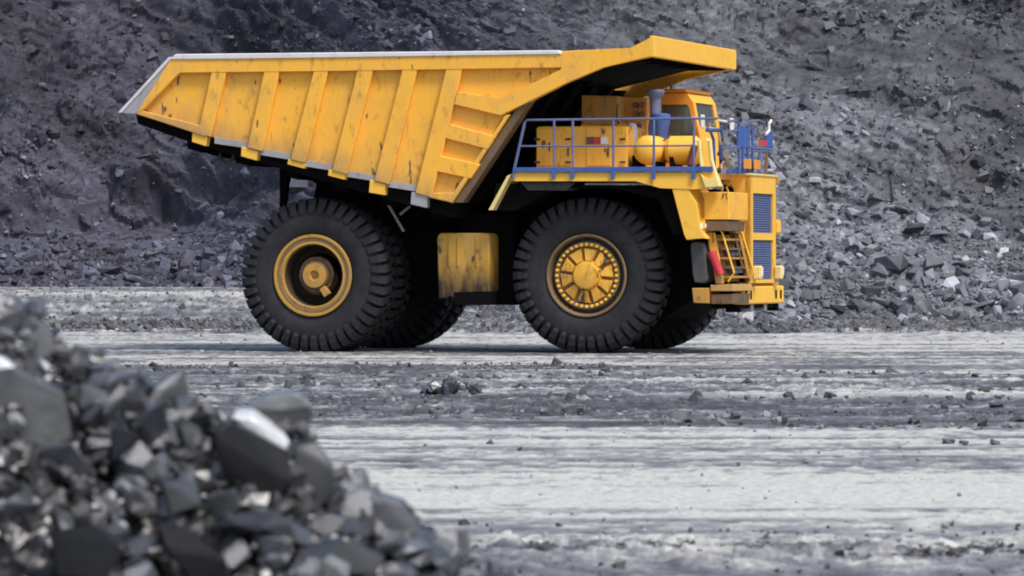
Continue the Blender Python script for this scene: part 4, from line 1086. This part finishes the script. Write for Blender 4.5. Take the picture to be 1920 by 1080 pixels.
    block([(270, 730), (330, 740), (345, 790), (290, 800)], HY - .15, .2)
    block([(205, 800), (262, 815), (250, 860), (210, 870)], HY - .3, .2, (0, 0), 'coal_black_mat')
    block([(300, 900), (365, 905), (380, 950), (320, 965)], HY - .45, .25)
    block([(385, 930), (440, 915), (455, 955), (410, 985)], HY - .5, .2)
    n_named = 18
    k = 0
    while k < 300 - n_named:
        x = rs.uniform(-2.6, .1); y = HY - abs(rs.normal(0, .62)) + .12
        z = float(heap_z(np.array([x]), np.array([y]))[0])
        if z < 0 : continue
        uu, vv = 960 + FPX * x / y, HPX - FPX * (z - CAMH) / y
        if (370 < uu < 660 and 740 < vv < 990) or (uu < 160 and 650 < vv < 870): continue
        s = min(.13, .052 * (1 - rs.uniform()) ** (-1 / 2.0))
        if y > HY - .12: s = min(s, .085)
        put(x, y, z + s * .15, s, (rs.uniform(.9, 1.8), rs.uniform(.7, 1.2), rs.uniform(.32, .85)), (rs.normal(0, .7), rs.normal(0, .7), rs.uniform(0, 6.28)), False, greys[rs.randint(6)] if rs.uniform() < .12 else None)
        k += 1
build_heap()

# ------------------------------------------------------------------ single things lying on the road
def clod_mound():
    rs = np.random.RandomState(5)
    Y0 = 18942 / (742 - HPX); X0 = (845 - 960) / FPX * Y0
    root = link('clod_mound', None); root.location = (X0, Y0, 0)
    root['label'] = 'low mound of dark broken clods on the haul road in front of the truck'; root['category'] = 'clod mound'
    meshes = [np_mesh('clod', V, F, 'coal_mat') for V, F in SHAPES]
    for i in range(46):
        r = abs(rs.normal(0, .42)); a = rs.uniform(0, 6.28); s = rs.uniform(.045, .13) * (1 if r < .5 else .7)
        o = link('clod', meshes[rs.randint(len(meshes))], root)
        o.location = (math.cos(a) * r * .8, math.sin(a) * r, max(.03, .20 - r * .25) + rs.uniform(-.02, .03)); o.scale = (s * 1.1, s, s * .8)
        o.rotation_euler = (rs.normal(0, .6), rs.normal(0, .6), rs.uniform(0, 6.28))
clod_mound()
def stones():
    L_ = [(1776, 832, .085, 'black stone on the pale road at the right, leftmost of three in a row'),
          (1808, 833, .055, 'smallest of three black stones in a row on the pale road, the middle one'),
          (1866, 834, .075, 'flat black stone on the pale road at the right, rightmost of three in a row'),
          (1868, 768, .12, 'dark stone on the edge of the dark band of road near the right border'),
          (918, 833, .04, 'small dark pebble alone on the pale road below the truck')]
    for i, (u, v, s, lab) in enumerate(L_):
        d = 18942 / (v - HPX)
        V, F = SHAPES[(i * 5 + 1) % len(SHAPES)]
        me = np_mesh('stone', V, F, 'coal_mat'); o = link('stone', me)
        o.location = ((u - 960) / FPX * d, d, s * .35); o.scale = (s * 1.2, s, s * .8); o.rotation_euler = (.2 * i, .1, i)
        o['label'] = lab; o['category'] = 'stone'; o['group'] = 'loose stones on the haul road'
stones()
